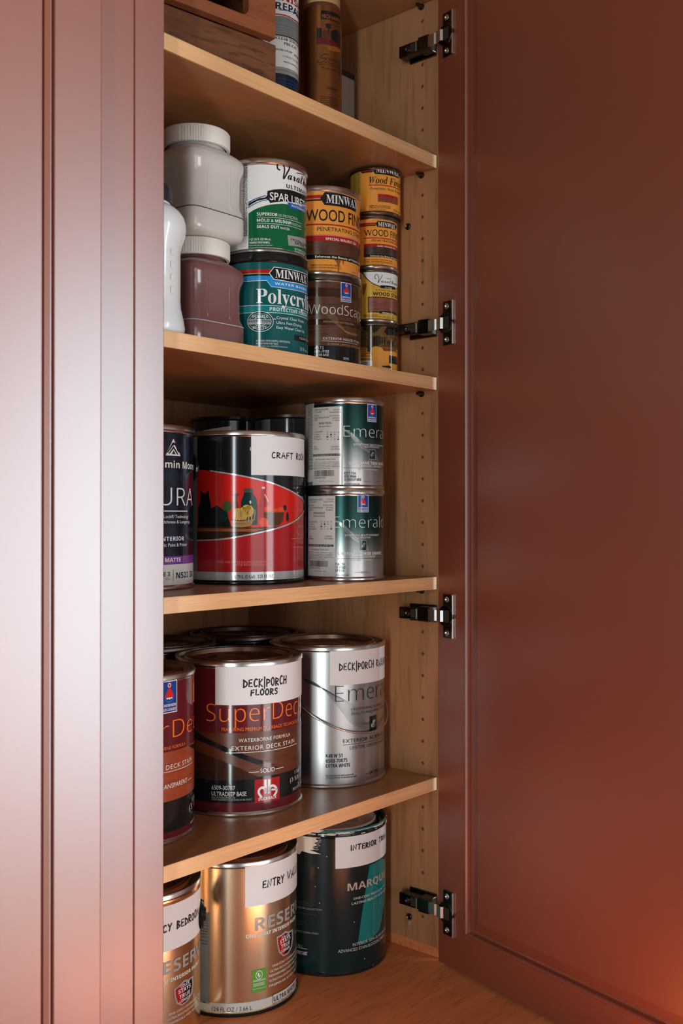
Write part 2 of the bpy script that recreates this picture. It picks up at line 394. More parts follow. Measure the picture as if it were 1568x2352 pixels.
# ------------------------------------------------------------------ hinges
def make_hinge(zc):
    def T(s, n, z): return HC + DE * s + DN * n + Vector((0, 0, z - HC.z))
    MH = Matrix(((DE.x, DN.x, 0, HC.x), (DE.y, DN.y, 0, HC.y), (0, 0, 1, zc), (0, 0, 0, 1)))  # x along the door, y off the door, z up
    a = MB()   # arm clipped on the side panel: low rear cover, taller front box, ribs and a bright catch
    a.box(XR - 0.0220, XR - 0.0036, 0.0222, 0.0595, zc - 0.0085, zc + 0.0085, 0, bev=0.0014)
    a.box(XR - 0.0236, XR - 0.0040, 0.0045, 0.0235, zc - 0.0106, zc + 0.0106, 0, bev=0.0012)
    for k in range(3): a.box(XR - 0.0224, XR - 0.0216, 0.0565 - k * 0.0030, 0.0575 - k * 0.0030, zc - 0.0056, zc + 0.0056, 1)
    a.box(XR - 0.0223, XR - 0.0216, 0.0300, 0.0380, zc - 0.006, zc + 0.006, 2)
    a.box(XR - 0.0232, XR - 0.0216, 0.0268, 0.0286, zc - 0.0072, zc + 0.0072, 3, bev=0.0003)
    arm = a.build('hinge', ['hinge_dark', 'hinge_steel', 'hole_dark', 'chrome'], cab); arm.location = -cab.location
    m = MB(); m.box(XR - 0.0034, XR - 0.0003, 0.0065, 0.0540, zc - 0.0125, zc + 0.0125, 0, bev=0.0008)
    m.build('mounting_plate', 'hinge_dark', arm)
    s = MB(); M = Matrix.Translation((XR - 0.0222, 0.0437, zc)) @ Matrix.Rotation(math.radians(-90), 4, 'Y')
    s.lathe([(0.0, 0.0006), (0.0012, 0.0002), (0.003, 0.0012), (0.0042, 0.0008), (0.0044, -0.0004)], 18, M=M)
    s.build('screw', 'hinge_steel', arm)
    c = MB()   # cup flange with its turned-up bright edge, round cup and dark well
    c.box(0.0140, 0.0322, 0.0003, 0.0022, -0.031, 0.031, 0, M=MH, bev=0.0005)
    c.box(0.0322, 0.0350, 0.0003, 0.0032, -0.031, 0.031, 1, M=MH, bev=0.0006)
    ML = MH @ Matrix.Translation((0.0200, 0.0023, 0)) @ Matrix.Rotation(math.radians(-90), 4, 'X')
    c.lathe([(0.0, -0.0006), (0.0085, -0.0006), (0.0095, 0.0014), (0.0145, 0.0016), (0.0152, 0.0008), (0.0154, -0.002)], 44, 0, M=ML)
    c.box(0.0150, 0.0290, 0.0042, 0.0046, -0.0085, 0.0085, 2, M=MH)
    c.build('hinge_cup', ['hinge_dark', 'chrome', 'hole_dark'], arm)
    for dz in (-0.0235, 0.0235):
        s = MB(); M = MH @ Matrix.Translation((0.0225, 0.0022, dz)) @ Matrix.Rotation(math.radians(-90), 4, 'X')
        s.lathe([(0.0, 0.0002), (0.0011, 0.0001), (0.0026, 0.0014), (0.0038, 0.0010), (0.0041, 0.0)], 18, M=M); s.build('screw', 'chrome', arm)
    k = MB()   # bright knuckle link between the arm and the cup
    pts = [Vector((XR - 0.0228, 0.0050, zc)), Vector((XR - 0.0243, -0.0062, zc)), Vector((XR - 0.0228, -0.0080, zc)), T(0.0075, 0.0080, zc), T(0.0150, 0.0078, zc), T(0.0172, 0.0050, zc)]
    vs = []; hz = 0.0078; n_ = len(pts)
    for i, p in enumerate(pts):
        d = (pts[min(i + 1, n_ - 1)] - pts[max(i - 1, 0)]); d.z = 0; d.normalize(); nn = Vector((d.y, -d.x, 0))
        if nn.x > 0: nn = -nn
        for dz in (-hz, hz):
            for dn in (0.0008, -0.0012): vs.append(p + nn * dn + Vector((0, 0, dz)))
    fs = []
    for i in range(n_ - 1):
        A, Bq = i * 4, i * 4 + 4
        fs += [(A, A + 2, Bq + 2, Bq), (A + 1, Bq + 1, Bq + 3, A + 3), (A, Bq, Bq + 1, A + 1), (A + 2, A + 3, Bq + 3, Bq + 2)]
    e = (n_ - 1) * 4
    fs += [(0, 1, 3, 2), (e, e + 2, e + 3, e + 1)]
    k.add(vs, fs); k.build('hinge_link', 'chrome', arm)
    return arm


for zc in (2.231, 1.823, 1.4095, 0.9920): make_hinge(zc)

# ------------------------------------------------------------------ lettering and printing wrapped on a can
FACE = {'s': 0x1D400, 'c': 0x1D4D0, 'i': 0x1D468, 'L': 0x1D5A0, 'B': 0x1D5D4}   # serif bold, script, serif italic, sans, sans bold letters
DIGIT = {'s': 0x1D7CE, 'L': 0x1D7E2, 'B': 0x1D7EC}


def style_text(t, st):
    if st not in FACE: return t
    out = ''
    for ch in t:
        if 'A' <= ch <= 'Z': out += chr(FACE[st] + ord(ch) - 65)
        elif 'a' <= ch <= 'z': out += chr(FACE[st] + 26 + ord(ch) - 97)
        elif st in DIGIT and '0' <= ch <= '9': out += chr(DIGIT[st] + ord(ch) - 48)
        else: out += ch
    return out


def text_mesh(t, st='n', off=0.0, shear=0.0, space=1.0):
    c = bpy.data.curves.new('lettering', 'FONT'); c.body = style_text(t, st); c.size = 1.0; c.offset = off; c.shear = shear; c.space_character = space
    c.resolution_u = 3; c.fill_mode = 'FRONT'
    o = bpy.data.objects.new('lettering', c); me = bpy.data.meshes.new_from_object(o)
    vs = [(v.co.x, v.co.y) for v in me.vertices]; fs = [list(p.vertices) for p in me.polygons]
    bpy.data.objects.remove(o); bpy.data.curves.remove(c); bpy.data.meshes.remove(me)
    return vs, fs


def stroke_poly(pts, w):
    """Flat ribbon of width w along a polyline, with round-ish ends."""
    pts = [Vector(p) for p in pts]
    vs = []; fs = []
    for i, p in enumerate(pts):
        a = pts[max(i - 1, 0)]; c = pts[min(i + 1, len(pts) - 1)]
        d = (c - a)
        if d.length < 1e-9: d = Vector((1, 0))
        d.normalize(); nn = Vector((-d.y, d.x)); ww = w / 2
        e = d * (w * 0.35 if i == len(pts) - 1 else (-w * 0.35 if i == 0 else 0))
        vs += [tuple(p + nn * ww + e), tuple(p - nn * ww + e)]
    for i in range(len(pts) - 1): fs.append([2 * i, 2 * i + 1, 2 * i + 3, 2 * i + 2])
    return vs, fs


def smooth_pts(pts, n=6):
    """Catmull-Rom through the given points."""
    out = []; P = [Vector(p) for p in pts]
    for i in range(len(P) - 1):
        p0 = P[max(i - 1, 0)]; p1 = P[i]; p2 = P[i + 1]; p3 = P[min(i + 2, len(P) - 1)]
        for k in range(n):
            t = k / n
            q = 0.5 * ((2 * p1) + (p2 - p0) * t + (2 * p0 - 5 * p1 + 4 * p2 - p3) * t * t + (3 * p1 - p0 - 3 * p2 + p3) * t ** 3)
            out.append((q.x, q.y))
    out.append((P[-1].x, P[-1].y)); return out


HAND = {  # marker-pen capitals: strokes in a box 1 high
 'A': (0.75, [[(0, 0), (0.36, 1.0), (0.72, 0.0)], [(0.14, 0.36), (0.62, 0.40)]]), 'B': (0.62, [[(0.04, 1), (0.0, 0)], [(0.04, 1), (0.5, 0.82), (0.12, 0.52), (0.6, 0.28), (0.0, 0)]]),
 'C': (0.62, [[(0.58, 0.9), (0.3, 1.0), (0.04, 0.5), (0.22, 0.03), (0.58, 0.12)]]), 'D': (0.66, [[(0.08, 1), (0.04, 0)], [(0.0, 0.97), (0.62, 0.6), (0.5, 0.2), (0.02, 0.0)]]),
 'E': (0.55, [[(0.5, 0.96), (0.04, 0.95), (0.0, 0.04), (0.52, 0.06)], [(0.03, 0.5), (0.42, 0.54)]]), 'F': (0.55, [[(0.54, 1.0), (0.06, 0.94), (0.0, 0.0)], [(0.03, 0.5), (0.44, 0.56)]]),
 'G': (0.66, [[(0.6, 0.86), (0.3, 1.0), (0.03, 0.5), (0.25, 0.02), (0.6, 0.2), (0.58, 0.46), (0.36, 0.44)]]), 'H': (0.66, [[(0.06, 1), (0.0, 0)], [(0.62, 1), (0.56, 0)], [(0.03, 0.5), (0.6, 0.54)]]),
 'I': (0.16, [[(0.08, 1), (0.06, 0)]]), 'K': (0.6, [[(0.05, 1), (0.0, 0)], [(0.56, 0.95), (0.05, 0.46), (0.58, 0.02)]]), 'L': (0.5, [[(0.06, 1), (0.0, 0.05), (0.5, 0.08)]]),
 'M': (0.86, [[(0.0, 0), (0.12, 1.0), (0.4, 0.3), (0.7, 1.0), (0.82, 0.0)]]), 'N': (0.7, [[(0.0, 0), (0.06, 0.98), (0.58, 0.04), (0.66, 1.0)]]),
 'O': (0.62, [[(0.34, 0.98), (0.06, 0.75), (0.04, 0.25), (0.3, 0.0), (0.58, 0.3), (0.56, 0.75), (0.3, 0.98)]]), 'P': (0.58, [[(0.05, 0.98), (0.0, 0)], [(0.02, 0.97), (0.56, 0.8), (0.44, 0.52), (0.04, 0.44)]]),
 'R': (0.62, [[(0.05, 0.98), (0.0, 0)], [(0.02, 0.97), (0.54, 0.8), (0.42, 0.52), (0.05, 0.46), (0.6, 0.0)]]), 'S': (0.55, [[(0.52, 0.9), (0.24, 1.0), (0.06, 0.72), (0.46, 0.38), (0.36, 0.04), (0.0, 0.06)]]),
 'T': (0.66, [[(0.0, 0.96), (0.66, 1.0)], [(0.34, 0.97), (0.28, 0.0)]]), 'W': (0.9, [[(0.0, 1), (0.2, 0.02), (0.44, 0.7), (0.62, 0.02), (0.9, 1.0)]]), 'Y': (0.64, [[(0.0, 1), (0.3, 0.5)], [(0.62, 1.0), (0.3, 0.5), (0.2, 0.0)]]),
 '/': (0.2, [[(0.12, 1.25), (0.08, -0.25)]]), ' ': (0.45, [])}
CURVY = 'BCDGOPRS'
SCRIPT_V = [[(0.30, 0.62), (0.22, 0.52), (0.10, 0.56), (0.04, 0.74), (0.14, 0.94), (0.34, 1.0), (0.50, 0.86), (0.54, 0.55), (0.52, 0.02), (0.70, 0.36), (0.88, 0.66), (0.98, 0.98)]]


class Label:
    """One printed sheet around a can: a base strip plus everything printed on it, merged in one mesh."""
    def __init__(s, R, seg, z0=0.0):
        s.R = R; s.seg = seg; s.b = MB(); s.mats = []; s.step = 2 * math.pi / seg; s.z0 = z0

    def mi(s, name):
        if name not in MATS: name = 'print_' + name
        if name not in s.mats: s.mats.append(name)
        return s.mats.index(name)

    def wrap(s, vs, fs, mname, layer):
        if not fs: return
        bm = bmesh.new(); bv = [bm.verts.new((p[0] / 1000.0, 0.0, p[1] / 1000.0)) for p in vs]
        for f in fs:
            try: bm.faces.new([bv[i] for i in f])
            except ValueError: pass
        us = [p[0] / 1000.0 for p in vs]; du = s.step * s.R
        k0 = math.ceil(min(us) / du + 1e-6); k1 = math.floor(max(us) / du - 1e-6)
        for k in range(k0, k1 + 1):
            bmesh.ops.bisect_plane(bm, geom=bm.verts[:] + bm.edges[:] + bm.faces[:], plane_co=(k * du, 0, 0), plane_no=(1, 0, 0), dist=1e-7)
        off = 0.00014 * layer
        vv = []; nn = []
        bm.verts.index_update()
        for v in bm.verts:
            u = v.co.x; a = u / s.R; k = math.floor(a / s.step + 1e-4); t = a / s.step - k
            r = s.R + off
            p0 = Vector((math.sin(k * s.step) * r, -math.cos(k * s.step) * r)); p1 = Vector((math.sin((k + 1) * s.step) * r, -math.cos((k + 1) * s.step) * r))
            p = p0.lerp(p1, max(0.0, min(1.0, t)))
            vv.append((p.x, p.y, v.co.z + s.z0)); nn.append((math.sin(a), -math.cos(a), 0.0))
        ff = []
        for f in bm.faces:
            idx = [v.index for v in f.verts]
            q = [Vector(vv[i]) for i in idx]
            n = Vector((0, 0, 0))
            for i in range(len(q)): n += q[i].cross(q[(i + 1) % len(q)])
            c = sum((Vector(nn[i]) for i in idx), Vector((0, 0, 0)))
            if n.dot(c) < 0: idx = idx[::-1]
            ff.append(idx)
        bm.free()
        s.b.add(vv, ff, s.mi(mname), True, nn)

    def band(s, u0, u1, v0, v1, m, layer):
        s.wrap([(u0, v0), (u1, v0), (u1, v1), (u0, v1)], [[0, 1, 2, 3]], m, layer)

    def ring(s, v0, v1, m, layer):
        L = math.pi * s.R * 1000
        s.band(-L, L, v0, v1, m, layer)

    def text(s, t, n, u, v, w, cap, m, layer, st='n', off=0.0, shear=0.0, space=1.0, slope=0.0):
        """Letter t so that its characters n[0]..n[1] run from u over the width w (0, 0 is the whole text)."""
        vs, fs = text_mesh(t, st, off, shear, space)
        if not vs: return
        ext = lambda q: [f(p[0] for p in text_mesh(q, st, off, shear, space)[0]) for f in (min, max)]
        n0, n1 = n[0], n[1] or len(t)
        x0 = min(p[0] for p in vs)
        x1 = ext(t[:n1])[1]
        if n0:
            e = ext(t[n0:]); full = max(p[0] for p in vs); x0 = full - (e[1] - e[0])
        hv, _ = text_mesh('H', st, off); ch = max(p[1] for p in hv)
        sx = w / max(x1 - x0, 1e-6); sy = cap / ch
        s.wrap([(u + (p[0] - x0) * sx, v + p[1] * sy + (p[0] - x0) * sx * slope) for p in vs], fs, m, layer)

    def line(s, pts, w, m, layer, smooth=False):
        if smooth: pts = smooth_pts(pts, 5)
        vs, fs = stroke_poly(pts, w); s.wrap(vs, fs, m, layer)

    def poly(s, pts, m, layer):
        from mathutils.geometry import tessellate_polygon
        tri = tessellate_polygon([[Vector((p[0], p[1], 0)) for p in pts]])
        s.wrap(pts, [list(t) for t in tri], m, layer)

    def ell(s, u, v, ru, rv, m, layer, n=28):
        s.poly([(u + ru * math.cos(2 * math.pi * k / n), v + rv * math.sin(2 * math.pi * k / n)) for k in range(n)], m, layer)

    def hand(s, t, n, u, v, w, cap, layer, slope=0.0, pen=1.3, m='ink', rnd=7):
        R_ = random.Random(rnd); tot = sum(HAND[c][0] + 0.3 for c in (t[:n] if n else t)) - 0.3; k = w / tot
        x = 0.0
        for c in t:
            wd, strokes = HAND[c]; jy = R_.uniform(-0.06, 0.06); js = R_.uniform(0.92, 1.08)
            for st in strokes:
                pts = [(u + (x + p[0]) * k, v + (p[1] * js + jy) * cap + (x + p[0]) * k * slope) for p in st]
                if c in CURVY and len(pts) > 2: pts = smooth_pts(pts, 5)
                s.line(pts, pen, m, layer)
            x += wd + 0.3

    def run(s, items):
        for it in items:
            k = it[0]
            if k == 't': s.text(it[1], it[2], *it[3:9], **(it[9] if len(it) > 9 else {}))
            elif k == 'p': s.poly(it[1], it[2], it[3])
            elif k == 'l': s.line(it[1], it[2], it[3], it[4], it[5] if len(it) > 5 else False)
            elif k == 'e': s.ell(*it[1:7])
            elif k == 'h': s.hand(it[1], *it[2:8], **(it[8] if len(it) > 8 else {}))
            elif k == 'b': s.band(*it[1:7])
            elif k == 'r': s.ring(*it[1:5])
            elif k == 'd':    # rows of tiny print
                R_ = random.Random(it[7])
                for v in it[3]:
                    u = it[1]
                    while u < it[2] - 0.3:
                        e = min(u + R_.uniform(0.8, 3.0), it[2]); s.band(u, e, v - it[4], v + it[4], it[5], it[6]); u = e + R_.uniform(0.3, 0.8)
            elif k == 'k':    # bar code
                R_ = random.Random(it[7]); u = it[1]
                while u < it[2]:
                    w = R_.choice([0.25, 0.25, 0.5, 0.75]); s.band(u, u + w, it[3], it[4], it[5], it[6]); u += w + R_.choice([0.25, 0.4, 0.6])

    def build(s, name, parent):
        return s.b.build(name, s.mats or ['print_white'], parent)


LABELS = {
 'vara': {
  'print': [
   ('d',-28.2,-22.55,[114.78,113.09,111.41,109.73,108.05,106.37,104.69,103.01,101.33,99.65,97.97,96.29,94.61,92.93,91.25,89.57,87.89,86.21,84.53,82.86,81.18,79.5,77.82,76.14,74.46,72.78,71.1,69.42,67.74,66.06,64.38,62.7,61.02,59.34,57.66,55.98,54.3,52.62,50.94,49.26,47.58,45.9,44.22,42.55,40.87,39.19,37.51,35.83,34.15,32.47,30.79,29.11,27.43,25.75,24.07,22.39],0.47,'dgrey',3,5),
   ('p',[(-21.18,49.9),(-14.53,53.59),(-7.42,56.46),(1.64,59.31),(11.48,61.5),(23.33,63.54),(34.96,64.04),(50.58,63.39),(76.35,64.9),(136.35,64.9),(136.35,5.6),(-21.18,5.6)],'green',2),
   ('p',[(3.03,77.52),(11.47,79.83),(22.56,81.66),(34.95,82.73),(50.57,82.61),(81.77,85.45),(81.89,74.2),(50.58,69.08),(34.96,67.56),(22.56,66.09),(11.48,63.74),(6.53,62.33),(4.43,65.71),(1.64,67.34),(-9.54,64.89),(-16.72,61.42),(-21.19,58.29),(-21.19,62.49),(-14.54,65.12),(-6.72,68.32),(0.59,69.41),(2.68,71.92)],'black',3),
   ('l',[(-21.19,63.54),(-14.54,66.52),(-6.72,69.36),(0.59,71.5)],1.12,'blue',3,True),
   ('l',[(-21.19,57.25),(-14.54,60.58),(-6.02,64.12),(3.03,66.35)],0.98,'blue',3,True),
   ('l',[(18.76,105.37),(16.17,106.57),(15.58,110.7),(18.01,114.52),(21.62,115.2),(24.26,111.98),(25.28,105.84),(23.95,94.94),(28.93,103),(32.48,109.35),(33.61,114.88)],1.89,'black',3,True),
   ('t','arathane',(0,5),29.8,95.56,37.54,11.96,'black',3,{'st': 'c','off': 0.008}),
   ('l',[(45.3,106.93),(54.57,108.55),(63.85,109.4)],0.98,'black',3,True),
   ('t','ULTIMATE',(0,4),27.99,84.17,19.94,5.07,'black',3,{'st': 'B','space': 1.1}),
   ('t','SPAR URETHANE',(0,6),5.92,66.35,36.89,9.64,'white',5,{'off': 0.01}),
   ('p',[(29.35,66.14),(44.77,66.56),(78.62,72.11),(68.65,63),(44.77,59.47),(33.19,59.1)],'blue',4),
   ('t','WATERBASED',(0,7),34.92,61.57,22.61,3.1,'white',5),
   ('t','SUPERIOR',(0,0),-10.29,46.41,26.12,3.91,'white',4,{'st': 'B'}),
   ('t','UV PROTECTION',(0,0),17.11,46.41,29.01,3.22,'white',4,{'st': 'L','off': -0.01}),
   ('b',-9.86,55.29,44.3,44.74,'white',4),
   ('t','MOLD & MILDEW',(0,0),-10.18,38.73,45,3.77,'white',4,{'st': 'B'}),
   ('t','RESISTANT',(0,0),35.45,38.73,19.84,3.1,'white',4,{'st': 'L','off': -0.01}),
   ('b',-9.86,55.29,36.41,36.85,'white',4),
   ('t','SEALS OUT',(0,0),-10.18,30.84,28.25,3.77,'white',4,{'st': 'B'}),
   ('t','WATER',(0,0),19.14,30.84,13.65,2.94,'white',4),
   ('t','1 QT (32 FL OZ) 946 mL',(0,0),-19.78,15.38,26.98,2.8,'white',4,{'off': 0.01}),
   ('t','WARNING! VAPOR HARMFUL.',(0,0),-19.78,11.32,26.02,2.66,'white',4,{'off': 0.01}),
   ('t','Read carefully other cautions on back panel.',(0,0),-19.78,8.53,29,1.54,'white',4),
   ('t','To assure safety and results carefully read and follow the directions',(0,0),-19.78,5.73,42.76,1.12,'white',4),
   ('p',[(29.36,24.64),(44.78,25.43),(71.82,28.89),(71.83,16.25),(44.78,13.02),(31.04,11.89)],'grey',4),
   ('t','CRYSTAL CLEAR',(0,8),34.5,19.17,21.53,2.26,'black',5,{'st': 'B'}),
   ('t','SATIN',(0,0),41.11,15.47,21.32,3.4,'black',5,{'st': 'B'}),
   ('t','SATISFACTION',(0,10),41.11,8.39,22.82,2.27,'white',4),
   ('t','GUARANTEED',(0,9),41.11,5.6,22.82,2.02,'white',4),
  ],
 },
 'poly': {
  'print': [
   ('b',-55.69,8.6,104.46,108.71,'red',2),
   ('b',-55.69,7.27,102.99,103.83,'gold',2),
   ('b',-55.69,7.27,100.7,102.79,'black',2),
   ('p',[(-27.23,100.34),(-9.48,100.7),(7.24,100.91),(11.48,95.92),(32.95,94.64),(73.13,96.9),(73.13,87.39),(32.95,86.21),(7.95,87),(1.67,94.79),(-9.48,94.43),(-27.23,94.05)],'skyblue',2),
   ('l',[(-27.23,93.91),(-9.48,94.29),(2.02,94.66),(7.95,87),(32.95,86),(73.13,87.17)],0.63,'white',3,False),
   ('p',[(4.8,103.94),(11.12,112.29),(32.94,111.51),(73.12,112.05),(73.13,96.9),(32.95,94.85),(10.77,96.08)],'white',3),
   ('p',[(5.98,103.99),(11.62,111.49),(32.94,110.74),(71.62,111.12),(71.63,97.44),(32.95,95.7),(11.27,96.95)],'black',4),
   ('t','MINWAX',(0,4),12.82,98.79,37.95,10.47,'white',5,{'st': 's'}),
   ('t','WATER BASED',(0,0),12.37,89.9,55.05,2.8,'white',4,{'st': 'B','space': 1.15}),
   ('t','Polycrylic',(0,5),-11.04,66.25,53.49,17.98,'white',4,{'st': 's'}),
   ('b',-48.02,82.85,54.34,63.18,'pteal',2),
   ('b',-48.02,81.85,63.24,63.82,'white',3),
   ('b',-48.02,81.85,54.19,54.77,'white',3),
   ('t','PROTECTIVE FINISH',(0,0),5.83,56.95,64.47,4.32,'white',4,{'st': 'B','space': 1.1}),
   ('e',-5.96,43.2,16.65,12.95,'white',4),
   ('e',-5.96,43.2,15.92,12.25,'dteal',5),
   ('e',-5.96,43.2,14.09,10.58,'white',6),
   ('e',-5.96,43.2,13.65,10.23,'teal',7),
   ('e',-5.96,43.2,8.44,5.71,'white',8),
   ('e',-5.96,43.2,7.82,5.22,'teal',8.4),
   ('b',-21.03,7.6,39.51,45.98,'silver',9),
   ('t','DURABLE',(0,0),-15.7,47.81,19.64,3.48,'white',9,{'st': 's'}),
   ('t','PROTECTION',(0,0),-20.47,41.89,27.74,2.93,'dteal',10,{'st': 'B'}),
   ('t','BEAUTY',(0,0),-15.26,33.86,17.53,3.48,'white',9,{'st': 's'}),
   ('b',9.04,14.04,46.32,47.2,'white',4),
   ('t','Crystal Clear Finish',(0,0),14.48,47.06,45.06,3.35,'white',4),
   ('t','Ultra Fast-Drying',(0,0),14.48,40.85,39.4,3.35,'white',4),
   ('t','Easy Water Clean Up',(0,0),14.48,34.71,46.72,3.35,'white',4),
   ('b',40.01,84.96,22.72,29.77,'black',3),
   ('t','CLEAR SATIN',(0,6),49.88,25.44,16.32,2.7,'offwhite',4),
   ('t','WARNING! VAPOR HARMFUL. IRRITATES EYES,',(0,0),-11.26,17.86,44.61,2.37,'white',3),
   ('t','SKIN AND RESPIRATORY TRACT.',(0,0),-11.26,14.59,28.18,2.09,'white',3,{'off': 0.01}),
   ('t','Read carefully other CAUTIONS on back panel.',(0,0),-11.26,11.59,41.28,1.81,'white',3),
   ('t','32 fl oz',(0,0),50.77,11.03,18.31,4.12,'offwhite',3),
  ],
 },
 'mwq': {
  'print': [
   ('b',-50.42,1.44,102.86,107.24,'red',2),
   ('b',-50.42,0.91,99.3,101.49,'black',2),
   ('p',[(-1.28,102.43),(5.03,111.31),(25.49,111.03),(45.51,109.98),(57.65,109.2),(57.65,92.13),(45.51,93.03),(25.49,93.3),(4.75,93.65)],'black',3),
   ('t','MINWAX',(0,3),6.66,96.74,25.49,11.23,'white',5,{'st': 's'}),
   ('t','WOOD FINISH',(0,4),-20.85,72.51,55.03,15.38,'black',3,{'off': 0.008}),
   ('r',66.74,68.6,'red',2),
   ('t','PENETRATING STAIN',(0,10),-5.38,58.81,46.59,5.2,'black',3),
   ('r',51.92,54.22,'pink',2),
   ('r',45.45,52.58,'red',2.5),
   ('t','SPECIAL WALNUT 224',(0,18),5.81,46.66,51.82,3.4,'cream',4,{'st': 'B'}),
   ('r',27.1,45.45,'walnut_print',2),
   ('r',21.08,27.1,'black',2),
   ('t','Enhances the Beauty of Natural Wood',(0,12),-8.16,22.83,29.54,3.07,'cream',4,{'off': 0.01}),
   ('t','HARMFUL OR FATAL IF SWALLOWED. COMBUSTIBLE.',(0,0),-14.02,11.97,41.69,2.09,'brown',3,{'off': 0.01}),
   ('t','VAPOR IRRITATES EYES,SKIN AND RESPIRATORY TRACT.',(0,0),-15.19,8.53,43.82,2.09,'brown',3,{'off': 0.01}),
   ('t','Read other cautions on back panel.',(0,0),-14.56,5.6,29.33,1.53,'brown',3),
   ('t','32 FL OZ',(0,0),46.86,7.19,9.6,1.89,'brown',3),
   ('p',[(18.27,20.84),(28.02,21.62),(25.81,16.67),(24.56,11.3),(24.87,5.6),(23.15,5.6),(22.73,11.1),(21.52,16.47)],'rust',4),
   ('p',[(29.31,21.52),(32.64,21.43),(31.96,16.64),(30.96,15.4),(30.29,18.62)],'rust',4),
  ],
 },
 'woods': {
  'print': [
   ('r',94.51,106.28,'darkwood',2),
   ('r',56.47,63.86,'darkwood',2),
   ('r',5.6,28.46,'black',2),
   ('b',27.39,45.58,89.45,115.48,'white',3),
   ('b',28.21,44.76,90.27,114.66,'sblue',4),
   ('e',36.48,111.84,1.82,2,'white',5),
   ('e',36.48,111.84,1.09,1.27,'scarlet',6),
   ('p',[(35.76,110.27),(37.21,110.27),(39.4,106.63),(40.85,104.55),(41.21,102.46),(40.12,101.68),(38.67,102.46),(37.94,101.16),(36.48,102.2),(35.03,100.9),(34.3,102.46),(32.85,101.68),(31.76,102.46),(32.12,104.55),(33.94,106.63)],'scarlet',5),
   ('p',[(32.85,101.94),(40.12,101.94),(39.03,100.64),(37.58,101.16),(36.48,100.12),(35.39,101.16),(33.94,100.38)],'white',6),
   ('l',[(31.76,100.9),(34.3,98.82),(38.67,98.82),(41.21,100.9)],0.55,'skyblue',5,True),
   ('t','SHERWIN',(0,0),29.03,94.66,14.92,2.21,'white',5,{'st': 'B','shear': 0.15}),
   ('t','WILLIAMS',(0,0),28.66,91.27,15.46,2.21,'white',5,{'st': 'B','shear': 0.15}),
   ('t','WoodScapes',(0,4),-16.84,70.85,46.92,12.89,'white',4,{'st': 'L','off': -0.016}),
   ('l',[(-6.75,83.33),(5.86,71.31),(19.43,58.26),(37.49,49.52),(61.03,48.97)],0.14,'tan',3,True),
   ('l',[(-5.54,83.09),(7.18,71.35),(20.61,58.02),(37.49,49.24),(61.03,48.63)],0.14,'tan',3,True),
   ('l',[(-4.33,82.85),(8.51,71.39),(21.8,57.78),(37.49,48.96),(61.03,48.3)],0.14,'tan',3,True),
   ('l',[(-3.12,82.62),(9.84,71.44),(23.01,57.54),(37.49,48.69),(61.03,47.96)],0.14,'tan',3,True),
   ('l',[(-1.92,82.39),(11.18,71.5),(24.23,57.32),(37.49,48.41),(61.03,47.63)],0.14,'tan',3,True),
   ('l',[(-0.71,82.17),(12.53,71.56),(25.46,57.09),(37.49,48.14),(61.03,47.29)],0.14,'tan',3,True),
   ('l',[(0.49,81.96),(13.89,71.63),(26.71,56.87),(37.49,47.86),(61.03,46.96)],0.14,'tan',3,True),
   ('l',[(1.69,81.75),(15.26,71.71),(27.98,56.66),(37.49,47.58),(61.03,46.62)],0.14,'tan',3,True),
   ('l',[(2.9,81.55),(16.63,71.79),(29.27,56.46),(37.49,47.31),(61.03,46.28)],0.14,'tan',3,True),
   ('l',[(-6.19,54.31),(13.66,52.99),(31.9,50.55),(59.68,49.87)],0.14,'rust',3,True),
   ('l',[(-6.19,52.01),(13.66,51.01),(31.9,49.12),(59.68,48.98)],0.14,'rust',3,True),
   ('l',[(-6.19,49.71),(13.66,49.04),(31.9,47.69),(59.68,48.08)],0.14,'rust',3,True),
   ('l',[(-6.19,47.41),(13.66,47.07),(31.9,46.26),(59.68,47.19)],0.14,'rust',3,True),
   ('l',[(-6.19,45.11),(13.66,45.1),(31.9,44.82),(59.68,46.29)],0.14,'rust',3,True),
   ('l',[(-6.19,42.81),(13.66,43.12),(31.9,43.39),(59.68,45.4)],0.14,'rust',3,True),
   ('t','ADVANCED WATERBORNE',(0,18),2.53,59.37,46.81,2.52,'tan',4,{'space': 1.1}),
   ('t','EXTERIOR HOUSE STAIN',(0,17),2.53,36.66,54.67,3.07,'cream',4,{'space': 1.1}),
   ('b',0.91,62.47,34.49,34.89,'cream',4),
   ('t','5-YEAR LIMITED WARRANTY',(0,18),8.88,29.68,48.32,2.3,'tan',4,{'space': 1.1}),
   ('t','A15 T 5',(0,0),-8.99,23.44,12.06,3.72,'white',4,{'off': 0.01}),
   ('t','6401-19103',(0,0),-8.99,18.79,19.27,3.72,'white',4,{'off': 0.01}),
   ('t','CLEAR BASE',(0,0),-8.99,14.3,19.27,3.39,'white',4,{'off': 0.01}),
   ('t','SEMI-',(0,0),31.26,11.1,10.44,3.03,'white',4),
  ],
 },
 'hp1': {
  'print': [
   ('b',-66.7,-22.31,5.6,68.28,'gold',2),
   ('d',-39.82,-23.24,[64.84,62.97,61.1,59.23,57.35,55.48,53.61,51.73,49.86,47.99,46.11,44.24,42.37,40.49,38.62,36.75,34.88,33,31.13,29.26,27.38,25.51,23.64,21.77,19.89,18.02,16.15,14.28,12.4,10.53],0.42,'dirt',3,9),
   ('b',-29.23,-22.6,8.54,18.42,'offwhite',4),
   ('b',-20.58,-2.99,62.28,66.42,'red',2),
   ('b',-20.58,-4,60.47,61.92,'black',2),
   ('p',[(-5.07,63.13),(-0.4,69.43),(13.34,69.69),(29.11,69.88),(44.33,69.84),(47.66,65.11),(42.11,58.13),(25.5,57.27),(13.34,57.41),(-0.4,57.79)],'black',3),
